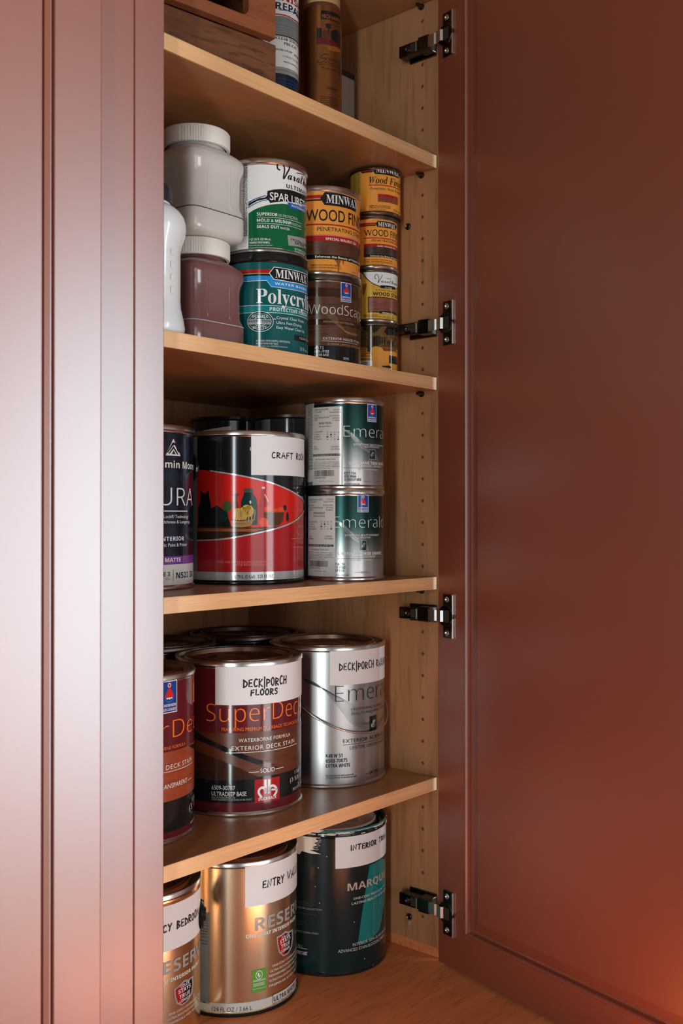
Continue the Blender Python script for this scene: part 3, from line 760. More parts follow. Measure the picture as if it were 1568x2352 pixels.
   ('t','MINWAX',(0,3),0.9,59.74,18.96,8.02,'cream',5,{'st': 's'}),
   ('t','Wood Finish',(0,4),-9.19,44.44,27.53,9.58,'black',3,{'st': 'i'}),
   ('b',-9.05,48.11,41.25,42.63,'red',3),
   ('t','Penetrates. Stains & Seals',(0,11),-7.24,35.32,22.92,3.73,'brown',3,{'shear': 0.2}),
   ('b',3.5,39.03,25.56,29.33,'red',3),
   ('b',3.5,39.03,17.95,25.56,'redwood',3),
   ('t','HARMFUL OR FATAL IF SWALLOWED',(0,0),-9.19,11.49,32,1.77,'brown',3,{'off': 0.01}),
   ('t','COMBUSTIBLE. READ CAUTIONS ON BACK',(0,0),-9.19,9.22,32,1.76,'brown',3,{'off': 0.01}),
   ('t','See other cautions on back panel',(0,0),-9.19,7.14,24.22,1.35,'brown',3),
   ('t','236 mL',(0,5),28,7.44,16.29,2.91,'brown',3),
  ],
 },
 'hp2': {
  'print': [
   ('b',-19.73,3.33,62.45,65.55,'red',2),
   ('b',-19.73,3.05,60.58,62.03,'black',2),
   ('p',[(3.05,63.86),(6.45,68.1),(19.9,68.2),(36.72,68.71),(44.77,66.68),(38.96,59.93),(19.89,59.01),(5.92,59.28)],'black',3),
   ('t','MINWAX',(0,3),6.69,60.35,14.59,6.11,'cream',5,{'st': 's'}),
   ('t','WOOD FINISH',(0,4),-13,46.34,35.89,9.33,'black',3),
   ('b',-13.56,52.54,42.88,44.26,'red',3),
   ('t','PENETRATING STAIN',(0,16),-2.14,38.53,51.74,2.9,'brown',3,{'off': 0.01}),
   ('b',-13.49,56.54,30.99,35.29,'red',3),
   ('t','DARK WALNUT 2716',(0,0),5.92,31.07,32.46,2.17,'cream',4,{'off': 0.01}),
   ('b',-13.56,56.54,20.11,31,'darkwalnut_print',3),
   ('b',-13.56,56.54,16.33,20.11,'black',3),
   ('t','Enhances the Beauty of Natural Wood',(0,28),-3.96,17,44.16,1.87,'cream',4,{'off': 0.01}),
   ('t','HARMFUL OR FATAL IF SWALLOWED. VAPOR',(0,0),-13.49,11.44,44.23,1.77,'brown',3,{'off': 0.01}),
   ('t','HARMFUL. IRRITATES EYES,SKIN AND TRACT',(0,0),-13.49,8.54,45.91,1.76,'brown',3,{'off': 0.01}),
   ('t','See other cautions on back panel',(0,0),-13.49,6.47,28.39,1.24,'brown',3),
  ],
 },
 'hp3': {
  'print': [
   ('b',-49.92,-17.07,5.6,73.7,'gold',2),
   ('d',-24.57,-17.49,[70.4,68.58,66.76,64.94,63.12,61.3,59.48,57.66,55.84,54.02,52.2,50.39,48.57,46.75,44.93,43.11,41.29,39.47,37.65,35.83,34.01,32.19,30.37,28.55,26.73,24.91,23.1,21.28,19.46,17.64,15.82,14,12.18,10.36],0.39,'dirt',3,4),
   ('p',[(-15.86,74.05),(4.16,73.5),(19.47,73.15),(54.88,76),(54.88,61.59),(53.13,57.31),(41.63,52.8),(19.46,50.5),(9.02,51.71),(4.16,53.31),(-0.62,55.44),(-4.92,58.65),(-9.31,62.85),(-12.83,68),(-15.86,72.99)],'white',3),
   ('l',[(-15.86,72.99),(-12.83,68),(-9.31,62.85),(-4.92,58.65),(-0.62,55.44),(4.16,53.31),(9.02,51.71)],1.14,'black',4,True),
   ('l',[(38.34,51.52),(48.78,55.86),(54.88,61.1)],0.95,'black',4,True),
   ('p',[(9.26,51.58),(11.01,53.12),(25.47,53.81),(38.66,54),(37.61,50.17),(22.37,49.07),(10.5,49.12)],'black',4.5),
   ('t','CLASSIC',(0,0),17,49.62,12.9,1.82,'cream',5.5),
   ('l',[(4.4,62.53),(2.82,62.36),(2.01,64.5),(2.82,67.28),(5.12,68.37),(7.16,66.29),(7.94,62.26),(7.06,56.4),(10.01,61.89),(12.32,65.87),(13.04,68.07)],0.76,'black',4,True),
   ('t','arathane',(0,0),11.11,57.09,35.75,5.25,'black',4,{'st': 'c'}),
   ('l',[(20.03,63.64),(24.2,63.8),(28.15,63.82)],0.57,'black',4,True),
   ('t','PENETRATING',(0,0),4.17,45.44,41.85,1.52,'brown',3,{'space': 1.3,'st': 'B'}),
   ('t','WOOD STAIN',(0,4),-0.6,38.35,26.08,5.06,'black',3,{'st': 'B'}),
   ('b',-7.61,55.54,14,36.53,'black',3),
   ('b',-6.62,55.54,15.19,35.48,'oak_print',4),
   ('p',[(7.78,14.9),(10,16.04),(22.36,16.68),(39.19,17.13),(38.11,13.8),(22.36,12.84),(9.01,12.42)],'black',5),
   ('t','GOLDEN OAK',(0,0),12.79,12.95,20.82,1.82,'cream',6,{'st': 'B'}),
   ('t','HARMFUL OR FATAL IF SWALLOWED',(0,0),-14.13,9.39,20.47,1.63,'brown',3,{'off': 0.01}),
   ('t','WARNING VAPOR HARMFUL Read Cautions on back',(0,0),-14.13,7.62,25.66,1.43,'brown',3,{'off': 0.01}),
   ('t','8 FL OZ 237 mL',(0,0),14.06,6.64,19.83,2.58,'brown',3),
   ('p',[(-15.97,54.91),(-9.31,55.54),(-10.31,48.68),(-12.32,42.14),(-14.39,38.49),(-15.97,42.47)],'rust',2.5),
  ],
 },
 'hp4': {
  'print': [
   ('p',[(-23.36,77),(-0.63,74.76),(19.45,73.95),(46.36,73.91),(48.65,42.24),(36.09,37.96),(19.44,39.97),(12,40.67),(4.14,42.57),(-0.63,41.12),(-10.32,40.94),(-22.75,42.87)],'mud',2.1),
   ('d',-22.75,-1.58,[63.55,61.46,59.36,57.26,55.16,53.06,50.96,48.86,46.76,44.66,42.56,40.46,38.36,36.27,34.17,32.07,29.97,27.87,25.77,23.67],0.54,'dirt',3,8),
   ('b',-20.08,-0.74,14.89,21.57,'offwhite',3.5),
   ('k',-18.12,-7.82,15.36,20.61,'black',4,3),
   ('b',0.32,18.89,65.15,67.78,'maroon',2),
   ('b',-0.6,17.21,63.58,64.68,'black',2),
   ('p',[(16.16,64.58),(20.02,71.13),(48.7,73.84),(48.68,62.42),(20.02,59.54)],'black',3),
   ('t','MINWAX',(0,3),22.33,60.72,12.4,7.19,'dgrey',5,{'st': 's'}),
   ('t','Wood Finish',(0,3),11.46,45.09,19.56,10.89,'black',3,{'st': 'i'}),
   ('b',11.46,42.94,43.26,44.44,'maroon',3),
   ('t','Penetrates. Stains',(0,10),14.06,36.72,18.57,3.83,'dirt',3,{'shear': 0.2}),
   ('b',24.5,47.35,27.96,30.84,'maroon',3),
   ('b',24.5,47.35,19.33,27.96,'black',3),
   ('p',[(-15.44,77.14),(-0.63,74.99),(19.45,74.19),(18.61,72.44),(14.06,71.51),(11,70.47),(9.01,67.28),(4.15,63.56),(1.28,61.15),(-1.1,63.07),(-2.53,69.3),(-3.5,34.96),(-6.39,33.85),(-8.34,35.59),(-7.84,63.74),(-15.44,66.14)],'dirt',3.2),
   ('p',[(-1.1,56.87),(9,57.97),(11.5,55.21),(12,47.6),(7.04,42.15),(3.67,43.52),(0.32,41.59),(-1.11,45.42)],'dirt',2.2),
   ('p',[(12,41.87),(32.6,41.36),(33.42,37.13),(15.62,36.34)],'rust',2.4),
   ('p',[(12.25,15.14),(18.32,15.25),(24.17,16.33),(28.81,14.38),(29.53,12.15),(19.44,12.69),(13.01,13.36)],'black',4),
  ],
 },
 'craft': {
  'print': [
   ('b',-73.17,-64.01,5.6,193.03,'labelgrey',2),
   ('p',[(-64.05,55.97),(-43.5,56.85),(-23.14,58.23),(-4.34,61.36),(20.57,66.23),(48.23,72.28),(75.16,79.7),(101.94,89.94),(125.12,94.2),(165.12,94.2),(165.12,15.82),(-64.05,15.82)],'crimson',2),
   ('p',[(-64.05,55.97),(-43.5,56.85),(-23.14,58.23),(-4.34,61.36),(20.57,66.23),(48.23,72.28),(75.16,79.7),(101.94,89.94),(117.22,99.41),(110.49,107.83),(84.86,115.55),(57.9,123.92),(33.77,131),(7.96,136.65),(-14.31,140.81),(-42.11,145.07),(-55.86,146.86),(-64.13,147.58)],'scarlet',3),
   ('p',[(-64.06,75.04),(-16.78,73.97),(15.49,73.2),(52.95,74.39),(20.57,66.72),(-4.34,62.1),(-43.5,57.47),(-64.05,56.6)],'darkwood',3.5),
   ('p',[(-64.06,72.16),(-16.78,71.5),(15.49,71.21),(31.07,71.14),(15.49,67.74),(-16.78,67.78),(-64.06,68.02)],'rust',4),
   ('p',[(-58.33,121.63),(-54.21,116.95),(-47.98,116.88),(-45,120.96),(-43.53,109.99),(-40.65,97.54),(-33.03,101.24),(-27.05,97.5),(-19.32,90.06),(-14.27,73.73),(-62.62,74.43),(-61.76,97.62),(-57.49,110.11)],'black',4),
   ('p',[(-13.04,116.05),(-4.12,116.3),(-7.33,109.86),(-5.6,103.67),(-4.85,97.49),(-11.79,97.49),(-11.29,103.67),(-9.81,109.86)],'maroon',4),
   ('p',[(2.04,117.92),(13.58,117.97),(14.21,114.63),(18,109.93),(19.03,102.49),(19.29,76.17),(7.99,75.69),(-0.9,85.11),(-2.14,97.49),(-1.65,106.15),(1.55,114.2)],'dgreen',4),
   ('p',[(2.04,122.5),(13.58,122.81),(13.71,118.59),(1.79,118.29)],'dgrey',5),
   ('p',[(8.6,106.17),(10.46,107.67),(11.46,104.94),(9.97,102.21)],'offwhite',5),
   ('p',[(24.95,124.9),(28.91,125.2),(29.45,113.74),(33.78,106.3),(35.43,102.57),(35.16,86.09),(19.29,85.6),(19.03,98.76),(23.39,108.72)],'red',4.2),
   ('p',[(24.95,124.9),(28.91,125.2),(29.17,122.46),(24.95,122.16)],'offwhite',5),
   ('l',[(28.64,114.98),(31.73,110.02),(33.09,106.29)],1.24,'offwhite',5,True),
   ('e',-19.33,99.97,6.05,7.43,'apple',5),
   ('e',-23.15,87.59,5.15,7.43,'dgreen',5),
   ('e',-5.59,89.81,5.89,7.68,'gold',5),
   ('e',1.8,91.3,5.97,8.17,'gold',5),
   ('e',8.6,93.78,5.72,7.44,'gold',5),
   ('e',5.5,97.5,5.48,4.45,'gold',5),
   ('p',[(-14.9,82.39),(14.22,83.62),(11.1,74.57),(-0.65,72.98),(-9.29,74.47)],'woodbrown',6),
   ('l',[(-14.53,81.4),(-0.66,80.16),(13.6,82.63)],0.87,'tan',7,True),
   ('l',[(-14.15,79.79),(-0.66,78.55),(12.97,81.02)],0.87,'tan',7,True),
   ('l',[(-13.78,78.18),(-0.65,76.94),(12.35,79.41)],0.87,'tan',7,True),
   ('l',[(-13.4,76.57),(-0.65,75.33),(11.72,77.79)],0.87,'tan',7,True),
   ('l',[(-13.02,74.96),(-0.65,73.73),(11.1,76.18)],0.87,'tan',7,True),
   ('l',[(-11.16,82.02),(-10.54,93.16),(-7.45,95.26),(-4.97,92.54),(-4.6,82.39)],0.75,'tan',7,True),
   ('l',[(-7.44,82.02),(-6.83,93.16),(-3.74,95.26),(-1.52,92.54),(-1.4,82.39)],0.75,'tan',7,True),
   ('l',[(-3.74,82.02),(-3.13,93.16),(-0.05,95.26),(1.93,92.54),(1.81,82.39)],0.75,'tan',7,True),
   ('l',[(-0.04,82.02),(0.57,93.16),(3.65,95.26),(5.38,92.54),(5.02,82.39)],0.75,'tan',7,True),
   ('l',[(3.66,82.02),(4.27,93.16),(7.36,95.27),(8.85,92.54),(8.23,82.38)],0.75,'tan',7,True),
   ('l',[(7.37,82.01),(7.98,93.16),(11.09,95.27),(12.34,92.55),(11.47,82.38)],0.75,'tan',7,True),
   ('l',[(11.1,82.01),(11.71,93.17),(14.85,95.28),(15.86,92.55),(14.73,82.38)],0.75,'tan',7,True),
   ('e',33.1,96.57,5.15,3.99,'tomato',5),
   ('e',44.9,94.11,4.5,3,'tomato',5),
   ('e',53.26,95.64,5.47,3.78,'tomato',5),
   ('e',59.63,98.2,2.86,3.78,'black',5.5),
   ('p',[(27.72,93.07),(58.25,93.14),(56.22,81.29),(50.56,76.29),(47.47,75.3),(36.55,75.35),(31.07,79.49),(28.65,86.34)],'brown',6),
   ('b',27.06,58.94,92.16,93.48,'rust',7),
   ('e',27.07,79.5,6.13,5.97,'tomato',7),
   ('e',64.3,86.33,2.62,6.33,'black',5),
   ('l',[(-64.05,55.97),(-43.5,56.85),(-23.14,58.23),(-4.34,61.36),(20.57,66.23),(48.23,72.28),(75.16,79.7),(101.94,89.94)],1.87,'silver',8,True),
   ('l',[(101.94,89.94),(120.75,98.13),(111.25,108.24),(84.86,115.8),(57.9,124.17),(33.77,131.25),(7.96,136.9),(-14.31,141.06),(-42.11,145.32)],1.87,'silver',8,True),
   ('t','IDEAL FOR LIVING ROOMS,DINING ROOMS,',(0,0),-32.95,27.66,72.6,2.61,'pink',4,{'off': 0.005}),
   ('t','MASTER BEDROOMS AND MORE',(0,0),-12.18,24.12,52.97,2.6,'pink',4,{'off': 0.005}),
   ('b',-84.01,161.07,5.6,16.07,'silver',3),
   ('t','3.79 L (1 Gal)  128 FL OZ',(0,0),-10.55,8.17,51.34,4.45,'black',5,{'st': 's'}),
   ('t','PREMIUM',(0,4),88.54,71.92,19.94,3.34,'pink',4),
   ('t','FLAT',(0,0),87.72,61.4,29.59,4.11,'pink',4),
   ('b',73,117.31,57.82,58.34,'pink',4),
   ('b',73,117.31,46.63,47.15,'pink',4),
   ('t','C',(0,0),9.4,169.64,6.05,6.94,'offwhite',4),
  ],
  'sticker': [
   ('b',11.04,125.54,139.9,190.87,'sticker',6),
   ('h','CRAFT ROOM',5,38.67,162.33,35.97,7.75,7,{'pen': 1.5}),
  ],
 },
 'aura': {
  'print': [
   ('p',[(45.47,184.77),(52.76,167.96),(45.5,150.45),(38.66,167.31)],'navy',1.5),
   ('p',[(61.62,185.75),(70.62,168.93),(61.65,151.09),(53.64,168)],'navy',1.5),
   ('p',[(82.59,187.25),(97.3,170.6),(82.64,152.06),(71.74,169)],'navy',1.5),
   ('p',[(45.5,150.45),(52.79,133.5),(45.53,116.15),(38.69,133.13)],'navy',1.5),
   ('p',[(61.65,151.09),(70.66,134.06),(61.69,116.44),(53.67,133.52)],'navy',1.5),
   ('p',[(82.64,152.06),(97.37,135.01),(82.68,116.88),(71.78,134.09)],'navy',1.5),
   ('p',[(45.53,116.15),(52.82,99.05),(45.56,81.85),(38.72,98.95)],'navy',1.5),
   ('p',[(61.69,116.44),(70.7,99.19),(61.72,81.79),(53.7,99.05)],'navy',1.5),
   ('p',[(82.68,116.88),(97.44,99.43),(82.73,81.71),(71.82,99.2)],'navy',1.5),
   ('p',[(45.56,81.85),(52.86,64.6),(45.59,47.56),(38.75,64.79)],'navy',1.5),
   ('p',[(61.72,81.79),(70.74,64.33),(61.76,47.15),(53.73,64.59)],'navy',1.5),
   ('p',[(82.73,81.71),(97.51,63.86),(82.78,46.54),(71.86,64.31)],'navy',1.5),
   ('p',[(45.59,47.56),(52.89,30.17),(45.62,13.27),(38.78,30.63)],'navy',1.5),
   ('p',[(61.76,47.15),(70.77,29.48),(61.79,12.52),(53.77,30.14)],'navy',1.5),
   ('p',[(82.78,46.54),(97.58,28.29),(82.83,11.38),(71.9,29.43)],'navy',1.5),
   ('p',[(60.66,179.45),(73.29,159.3),(48.78,159.05)],'white',3),
   ('p',[(60.67,170.68),(69.34,160.96),(66.68,160.82),(60.67,167.45),(54.53,161.15),(52.48,161.28)],'dnavy',4),
   ('p',[(61.31,175.34),(64.95,173.24),(69.89,164.24),(68.8,162.79),(63.27,171.75),(60.35,171.59),(51.9,162.17),(50.75,162.35),(58.46,174.02)],'dnavy',4),
   ('p',[(60.99,165.38),(64.28,161.04),(57.85,160.96)],'dnavy',4),
   ('t','Benjamin Moore',(5,14),47.99,144.59,70.14,8.24,'white',4,{'st': 'B'}),
   ('t','AURA',(1,4),38.99,99.87,69.17,21.19,'white',4,{'st': 'L','off': -0.012}),
   ('b',7.66,89.84,92.78,94,'white',4),
   ('t','Color Lock® Technology',(6,22),45.86,85.05,46.11,3.66,'white',4),
   ('t','Richness & Longevity',(2,20),47.82,78.75,48.24,3.66,'white',4),
   ('t','INTERIOR',(2,8),49.79,58.23,31.06,4.81,'white',4,{'st': 'B','space': 1.1}),
   ('t','Acrylic Paint & Primer',(6,22),47.99,51.28,40.38,3.89,'white',4),
   ('r',29.92,39.81,'purple',2),
   ('t','MATTE',(0,0),47.99,33.08,25.67,4.81,'white',4,{'st': 'B'}),
   ('r',5.6,29.92,'offwhite',2),
   ('t','BASE 3',(3,6),45.86,16.46,9.65,5.03,'navy',4,{'st': 'B'}),
   ('t','.31 L',(0,0),47.82,12.04,7.69,2.74,'dgrey',4),
   ('t','N522 3X',(0,0),65.48,13.26,44.15,6.94,'navy',4,{'st': 'B'}),
   ('b',60.25,60.74,10.3,24.13,'dgrey',4),
  ],
 },
 'emup': {
  'print': [
   ('b',32.79,49.96,91.43,115.43,'white',3),
   ('b',33.56,49.19,92.2,114.66,'sblue',4),
   ('e',41.38,112.07,1.72,1.89,'white',5),
   ('e',41.38,112.07,1.03,1.2,'scarlet',6),
   ('p',[(40.69,110.63),(42.06,110.63),(44.12,107.27),(45.5,105.35),(45.84,103.43),(44.81,102.71),(43.44,103.43),(42.75,102.23),(41.38,103.19),(40,101.99),(39.31,103.43),(37.94,102.71),(36.91,103.43),(37.25,105.35),(38.97,107.27)],'scarlet',5),
   ('p',[(37.94,102.95),(44.81,102.95),(43.78,101.75),(42.41,102.23),(41.38,101.27),(40.34,102.23),(38.97,101.51)],'white',6),
   ('l',[(36.91,101.99),(39.31,100.07),(43.44,100.07),(45.84,101.99)],0.52,'skyblue',5,True),
   ('t','SHERWIN',(0,0),34.34,96.23,14.08,2.04,'white',5,{'st': 'B','shear': 0.15}),
   ('t','WILLIAMS',(0,0),33.99,93.11,14.59,2.04,'white',5,{'st': 'B','shear': 0.15}),
   ('l',[(-1.33,81.04),(8.93,70.03),(20.79,57.47),(35.83,49.4),(53.4,45.87)],0.18,'silver',2,True),
   ('l',[(-0.48,80.61),(10.23,69.34),(22.35,56.66),(37.33,48.46),(53.4,44.72)],0.18,'silver',2,True),
   ('l',[(0.37,80.19),(11.53,68.65),(23.92,55.85),(38.87,47.52),(53.4,43.56)],0.18,'silver',2,True),
   ('l',[(1.23,79.76),(12.85,67.96),(25.52,55.04),(40.45,46.58),(53.4,42.41)],0.18,'silver',2,True),
   ('l',[(2.08,79.34),(14.17,67.27),(27.15,54.24),(42.08,45.64),(53.4,41.25)],0.18,'silver',2,True),
   ('l',[(2.93,78.92),(15.5,66.59),(28.81,53.44),(43.76,44.71),(53.4,40.1)],0.18,'silver',2,True),
   ('l',[(3.78,78.49),(16.84,65.91),(30.5,52.64),(45.51,43.78),(53.4,38.94)],0.18,'silver',2,True),
   ('l',[(4.63,78.07),(18.2,65.23),(32.23,51.84),(47.34,42.85),(53.4,37.79)],0.18,'silver',2,True),
   ('l',[(5.49,77.65),(19.57,64.55),(34.01,51.05),(49.25,41.93),(53.39,36.63)],0.18,'silver',2,True),
   ('l',[(6.35,77.24),(20.95,63.88),(35.83,50.26),(51.26,41.01),(53.39,35.48)],0.18,'silver',2,True),
   ('l',[(7.2,76.82),(22.35,63.21),(37.71,49.48),(53.4,40.1),(53.39,34.33)],0.18,'silver',2,True),
   ('l',[(8.07,76.4),(23.76,62.54),(39.65,48.7),(55.69,39.19),(53.39,33.17)],0.18,'silver',2,True),
   ('l',[(8.93,75.99),(25.2,61.87),(41.67,47.92),(58.18,38.3),(53.39,32.02)],0.18,'silver',2,True),
   ('t','Emerald',(0,4),-1.33,69.97,58.54,14.9,'white',4,{'st': 'L','off': -0.022}),
   ('t','EXCEPTIONAL BEAUTY,WASHABILITY',(0,11),12.53,58.86,23.35,2.42,'white',4),
   ('t','AND APPLICATION',(0,0),27.14,56.09,29.75,2.28,'white',4),
   ('b',35.45,47.82,39.95,53.96,'grey',4),
   ('b',36.2,46.86,40.69,53.28,'dgreen',5),
   ('t','E',(0,0),38.12,44.48,6.72,6.01,'silver',6,{'st': 'c'}),
   ('t','URETHANE TRIM ENAMEL',(0,8),6.02,33.25,29.86,3.98,'white',4,{'st': 'B'}),
   ('t','INTERIOR / EXTERIOR',(0,0),21.59,29.75,41.7,2.56,'white',4),
   ('b',-1.76,67.87,28.24,28.68,'dgrey',4),
   ('t','LIFETIME LIMITED WARRANTY',(0,8),18.5,25.43,10.34,1.99,'white',4),
   ('t','K37 T 1754',(0,0),-0.37,19.34,15.56,3.4,'black',4,{'st': 'B'}),
   ('t','6511-99606',(0,0),-0.37,15.09,16.31,3.4,'black',4,{'st': 'B'}),
   ('t','ULTRADEEP BASE',(0,0),-0.37,10.97,23.46,3.41,'black',4,{'st': 'B'}),
   ('t','MAY BE TINTED BEFORE USING',(0,0),-0.37,5.87,21.64,1.42,'black',4,{'st': 'B'}),
   ('b',26.28,34.92,10.01,10.45,'dgrey',4),
   ('t','SATIN',(0,0),35.77,9.08,13.01,2.86,'grey',4,{'st': 'B'}),
   ('b',49.96,57.85,10.2,10.64,'dgrey',4),
  ],
  'sticker': [
   ('b',-78.46,-47.08,10.13,120.62,'offwhite',4),
   ('d',-63.61,-48.04,[116.18,114.14,112.11,110.07,108.04,106,103.97,101.93,99.9,97.86,95.83,93.79,91.76,89.72,87.69,85.65,83.62,81.58,79.55,77.51,75.48,73.45,71.41,69.38,67.34,65.31,63.27,61.24,59.21,57.17,55.14,53.1,51.07,49.03,47,44.97,42.93,40.9,38.86,36.83,34.8,32.76,30.73,28.7,26.66],0.52,'dgrey',5,2),
   ('b',-49.42,-2.19,5.6,110.84,'offwhite',6),
   ('t','SHERWIN-WILLIAMS',(0,0),-45.48,106.46,23.46,2.3,'dgrey',7),
   ('t','05/16/24',(0,0),-15.19,105.38,10.66,2.27,'dgrey',7),
   ('t','715-46-849',(0,0),-45.48,103.58,13.22,2.02,'dgrey',7),
   ('t','Order# 0066440',(0,0),-20.31,102.42,15.78,1.99,'dgrey',7),
   ('t','INT/EXT',(0,0),-45.48,98.7,9.17,2.01,'dgrey',7),
   ('t','ARCHITECTURAL',(0,0),-20.31,97.58,14.93,2,'dgrey',7),
   ('t','EMERALD URETHANE TRIM ENM',(0,0),-45.48,95.53,24.31,2.02,'dgrey',7),
   ('t','URETHANE',(0,0),-16.05,94.32,10.67,1.99,'dgrey',7),
   ('t','SATIN',(0,0),-45.48,92.66,5.87,2.01,'dgrey',7),
   ('t','FY 88028',(0,0),-16.05,91.19,9.81,1.99,'dgrey',7),
   ('t','7584 RED THEATRE',(0,0),-37.37,87.55,19.62,2.87,'dgrey',7,{'off': 0.01}),
   ('t','SHER-COLOR FORMULA',(0,0),-37.37,83.55,19.62,2.14,'dgrey',7),
   ('t','COLORANT',(0,0),-45.48,76.56,15.14,2.01,'dgrey',7),
   ('t','L1-Blue',(0,0),-45.48,73.4,9.17,2.01,'dgrey',7),
   ('t','R2-Maroon',(0,0),-45.48,70.24,11.2,2.01,'dgrey',7),
   ('t','R3-Magenta',(0,0),-45.48,67.07,13.22,2.02,'dgrey',7),
   ('t','32',(0,0),-24.69,75.54,2.67,1.85,'dgrey',7),
   ('t','2',(0,0),-24.69,72.4,2.67,1.86,'dgrey',7),
   ('t','1',(0,0),-24.69,69.27,2.67,1.85,'dgrey',7),
   ('t','4',(0,0),-24.69,66.14,2.67,1.85,'dgrey',7),
   ('t','31',(0,0),-19.46,75.37,2.56,1.84,'dgrey',7),
   ('t','1',(0,0),-19.46,72.24,2.56,1.85,'dgrey',7),
   ('t','4',(0,0),-19.46,69.11,2.56,1.85,'dgrey',7),
   ('t','-',(0,0),-19.46,65.98,2.56,1.85,'dgrey',7),
   ('t','64',(0,0),-14.34,75.24,2.45,1.84,'dgrey',7),
   ('t','4',(0,0),-14.34,72.11,2.45,1.85,'dgrey',7),
   ('t','-',(0,0),-14.34,68.99,2.45,1.84,'dgrey',7),
   ('t','2',(0,0),-14.34,65.86,2.45,1.85,'dgrey',7),
   ('t','128',(0,0),-9.44,75.15,2.46,1.84,'dgrey',7),
   ('t','-',(0,0),-9.44,72.03,2.46,1.84,'dgrey',7),
   ('t','2',(0,0),-9.44,68.9,2.46,1.85,'dgrey',7),
   ('t','1',(0,0),-9.44,65.78,2.46,1.85,'dgrey',7),
   ('t','QUART',(0,0),-46.12,56.47,5.44,2.01,'dgrey',7),
   ('t','ULTRADEEP',(0,0),-17.75,55.7,10.77,1.99,'dgrey',7),
   ('t','EXTERIOR',(0,0),-46.12,53.59,8.75,2.02,'dgrey',7),
   ('t','651199606',(0,0),-17.75,52.57,11.51,1.99,'dgrey',7),
   ('b',-48.04,-4.96,44.48,47.5,'black',7),
   ('t','NOT RECOMMENDED FOR USE ON VINYL',(0,0),-46.12,44.83,39.88,1.86,'offwhite',8),
   ('t','Non Returnable Tinted Color',(0,0),-43.03,39.09,31.14,2.3,'dgrey',7),
   ('t','CAUTION: To assure consistent color',(0,0),-47.4,35.82,40.42,1.58,'dgrey',7),
   ('t','always order enough paint to complete',(0,0),-47.4,33.66,41.16,1.58,'dgrey',7),
   ('t','the job and intermix all containers',(0,0),-47.4,31.5,40.42,1.59,'dgrey',7),
   ('t','of the same color before application',(0,0),-47.4,29.35,42.02,1.58,'dgrey',7),
   ('t','Mixed colors may vary',(0,0),-47.4,27.19,28.79,1.58,'dgrey',7),
   ('k',-45.48,-13.49,17.35,25.4,'black',7,3),
   ('t','0066440-001',(0,0),-45.48,14.19,19.84,2.44,'dgrey',7),
   ('t','Contact the store for questions',(0,0),-36.31,9.96,21.97,1.28,'dgrey',7),
  ],
 },
 'emlow': {
  'print': [
   ('b',17.54,34.28,92.74,116.34,'white',3),
   ('b',18.29,33.53,93.49,115.59,'sblue',4),
   ('e',25.91,113.04,1.67,1.84,'white',5),
   ('e',25.91,113.04,1,1.17,'scarlet',6),
   ('p',[(25.24,111.62),(26.58,111.62),(28.59,108.32),(29.93,106.43),(30.26,104.54),(29.26,103.83),(27.92,104.54),(27.25,103.36),(25.91,104.3),(24.57,103.12),(23.9,104.54),(22.56,103.83),(21.56,104.54),(21.89,106.43),(23.57,108.32)],'scarlet',5),
   ('p',[(22.56,104.07),(29.26,104.07),(28.25,102.89),(26.91,103.36),(25.91,102.42),(24.91,103.36),(23.57,102.65)],'white',6),
   ('l',[(21.56,103.12),(23.9,101.24),(27.92,101.24),(30.26,103.12)],0.5,'skyblue',5,True),
   ('t','SHERWIN',(0,0),19.05,97.46,13.73,2.01,'white',5,{'st': 'B','shear': 0.15}),
   ('t','WILLIAMS',(0,0),18.71,94.39,14.23,2.01,'white',5,{'st': 'B','shear': 0.15}),
   ('l',[(-13.32,82.79),(-2.95,71.73),(8.43,58.95),(21.82,50.34),(35.21,45.87)],0.18,'silver',2,True),
   ('l',[(-12.44,82.37),(-1.68,71.02),(9.88,58.1),(23.07,49.33),(35.21,44.73)],0.18,'silver',2,True),
   ('l',[(-11.56,81.94),(-0.4,70.31),(11.32,57.24),(24.34,48.32),(35.21,43.59)],0.18,'silver',2,True),
   ('l',[(-10.69,81.52),(0.88,69.6),(12.78,56.38),(25.62,47.31),(35.21,42.44)],0.18,'silver',2,True),
   ('l',[(-9.82,81.09),(2.16,68.89),(14.25,55.52),(26.92,46.29),(35.21,41.3)],0.18,'silver',2,True),
   ('l',[(-8.96,80.66),(3.43,68.18),(15.73,54.66),(28.24,45.28),(35.21,40.16)],0.18,'silver',2,True),
   ('l',[(-8.09,80.24),(4.71,67.47),(17.23,53.8),(29.59,44.26),(35.21,39.01)],0.18,'silver',2,True),
   ('l',[(-7.23,79.81),(6,66.76),(18.74,52.93),(30.95,43.23),(35.21,37.87)],0.18,'silver',2,True),
   ('l',[(-6.37,79.39),(7.29,66.05),(20.27,52.06),(32.34,42.21),(35.21,36.72)],0.18,'silver',2,True),
   ('l',[(-5.52,78.96),(8.58,65.34),(21.82,51.2),(33.76,41.18),(35.21,35.58)],0.18,'silver',2,True),
   ('l',[(-4.66,78.54),(9.88,64.63),(23.38,50.32),(35.21,40.16),(35.21,34.44)],0.18,'silver',2,True),
   ('l',[(-3.81,78.11),(11.18,63.91),(24.98,49.45),(36.69,39.12),(35.21,33.29)],0.18,'silver',2,True),
   ('l',[(-2.95,77.69),(12.49,63.2),(26.6,48.58),(38.21,38.09),(35.21,32.15)],0.18,'silver',2,True),
   ('t','Emerald',(1,5),-2.08,71.73,53.74,14.9,'white',4,{'st': 'L','off': -0.022}),
   ('t','EXCEPTIONAL BEAUTY,WASHABILITY',(0,11),0.59,60.53,21.22,2.41,'white',4),
   ('t','AND APPLICATION',(0,0),14.24,57.37,23.24,2.27,'white',4),
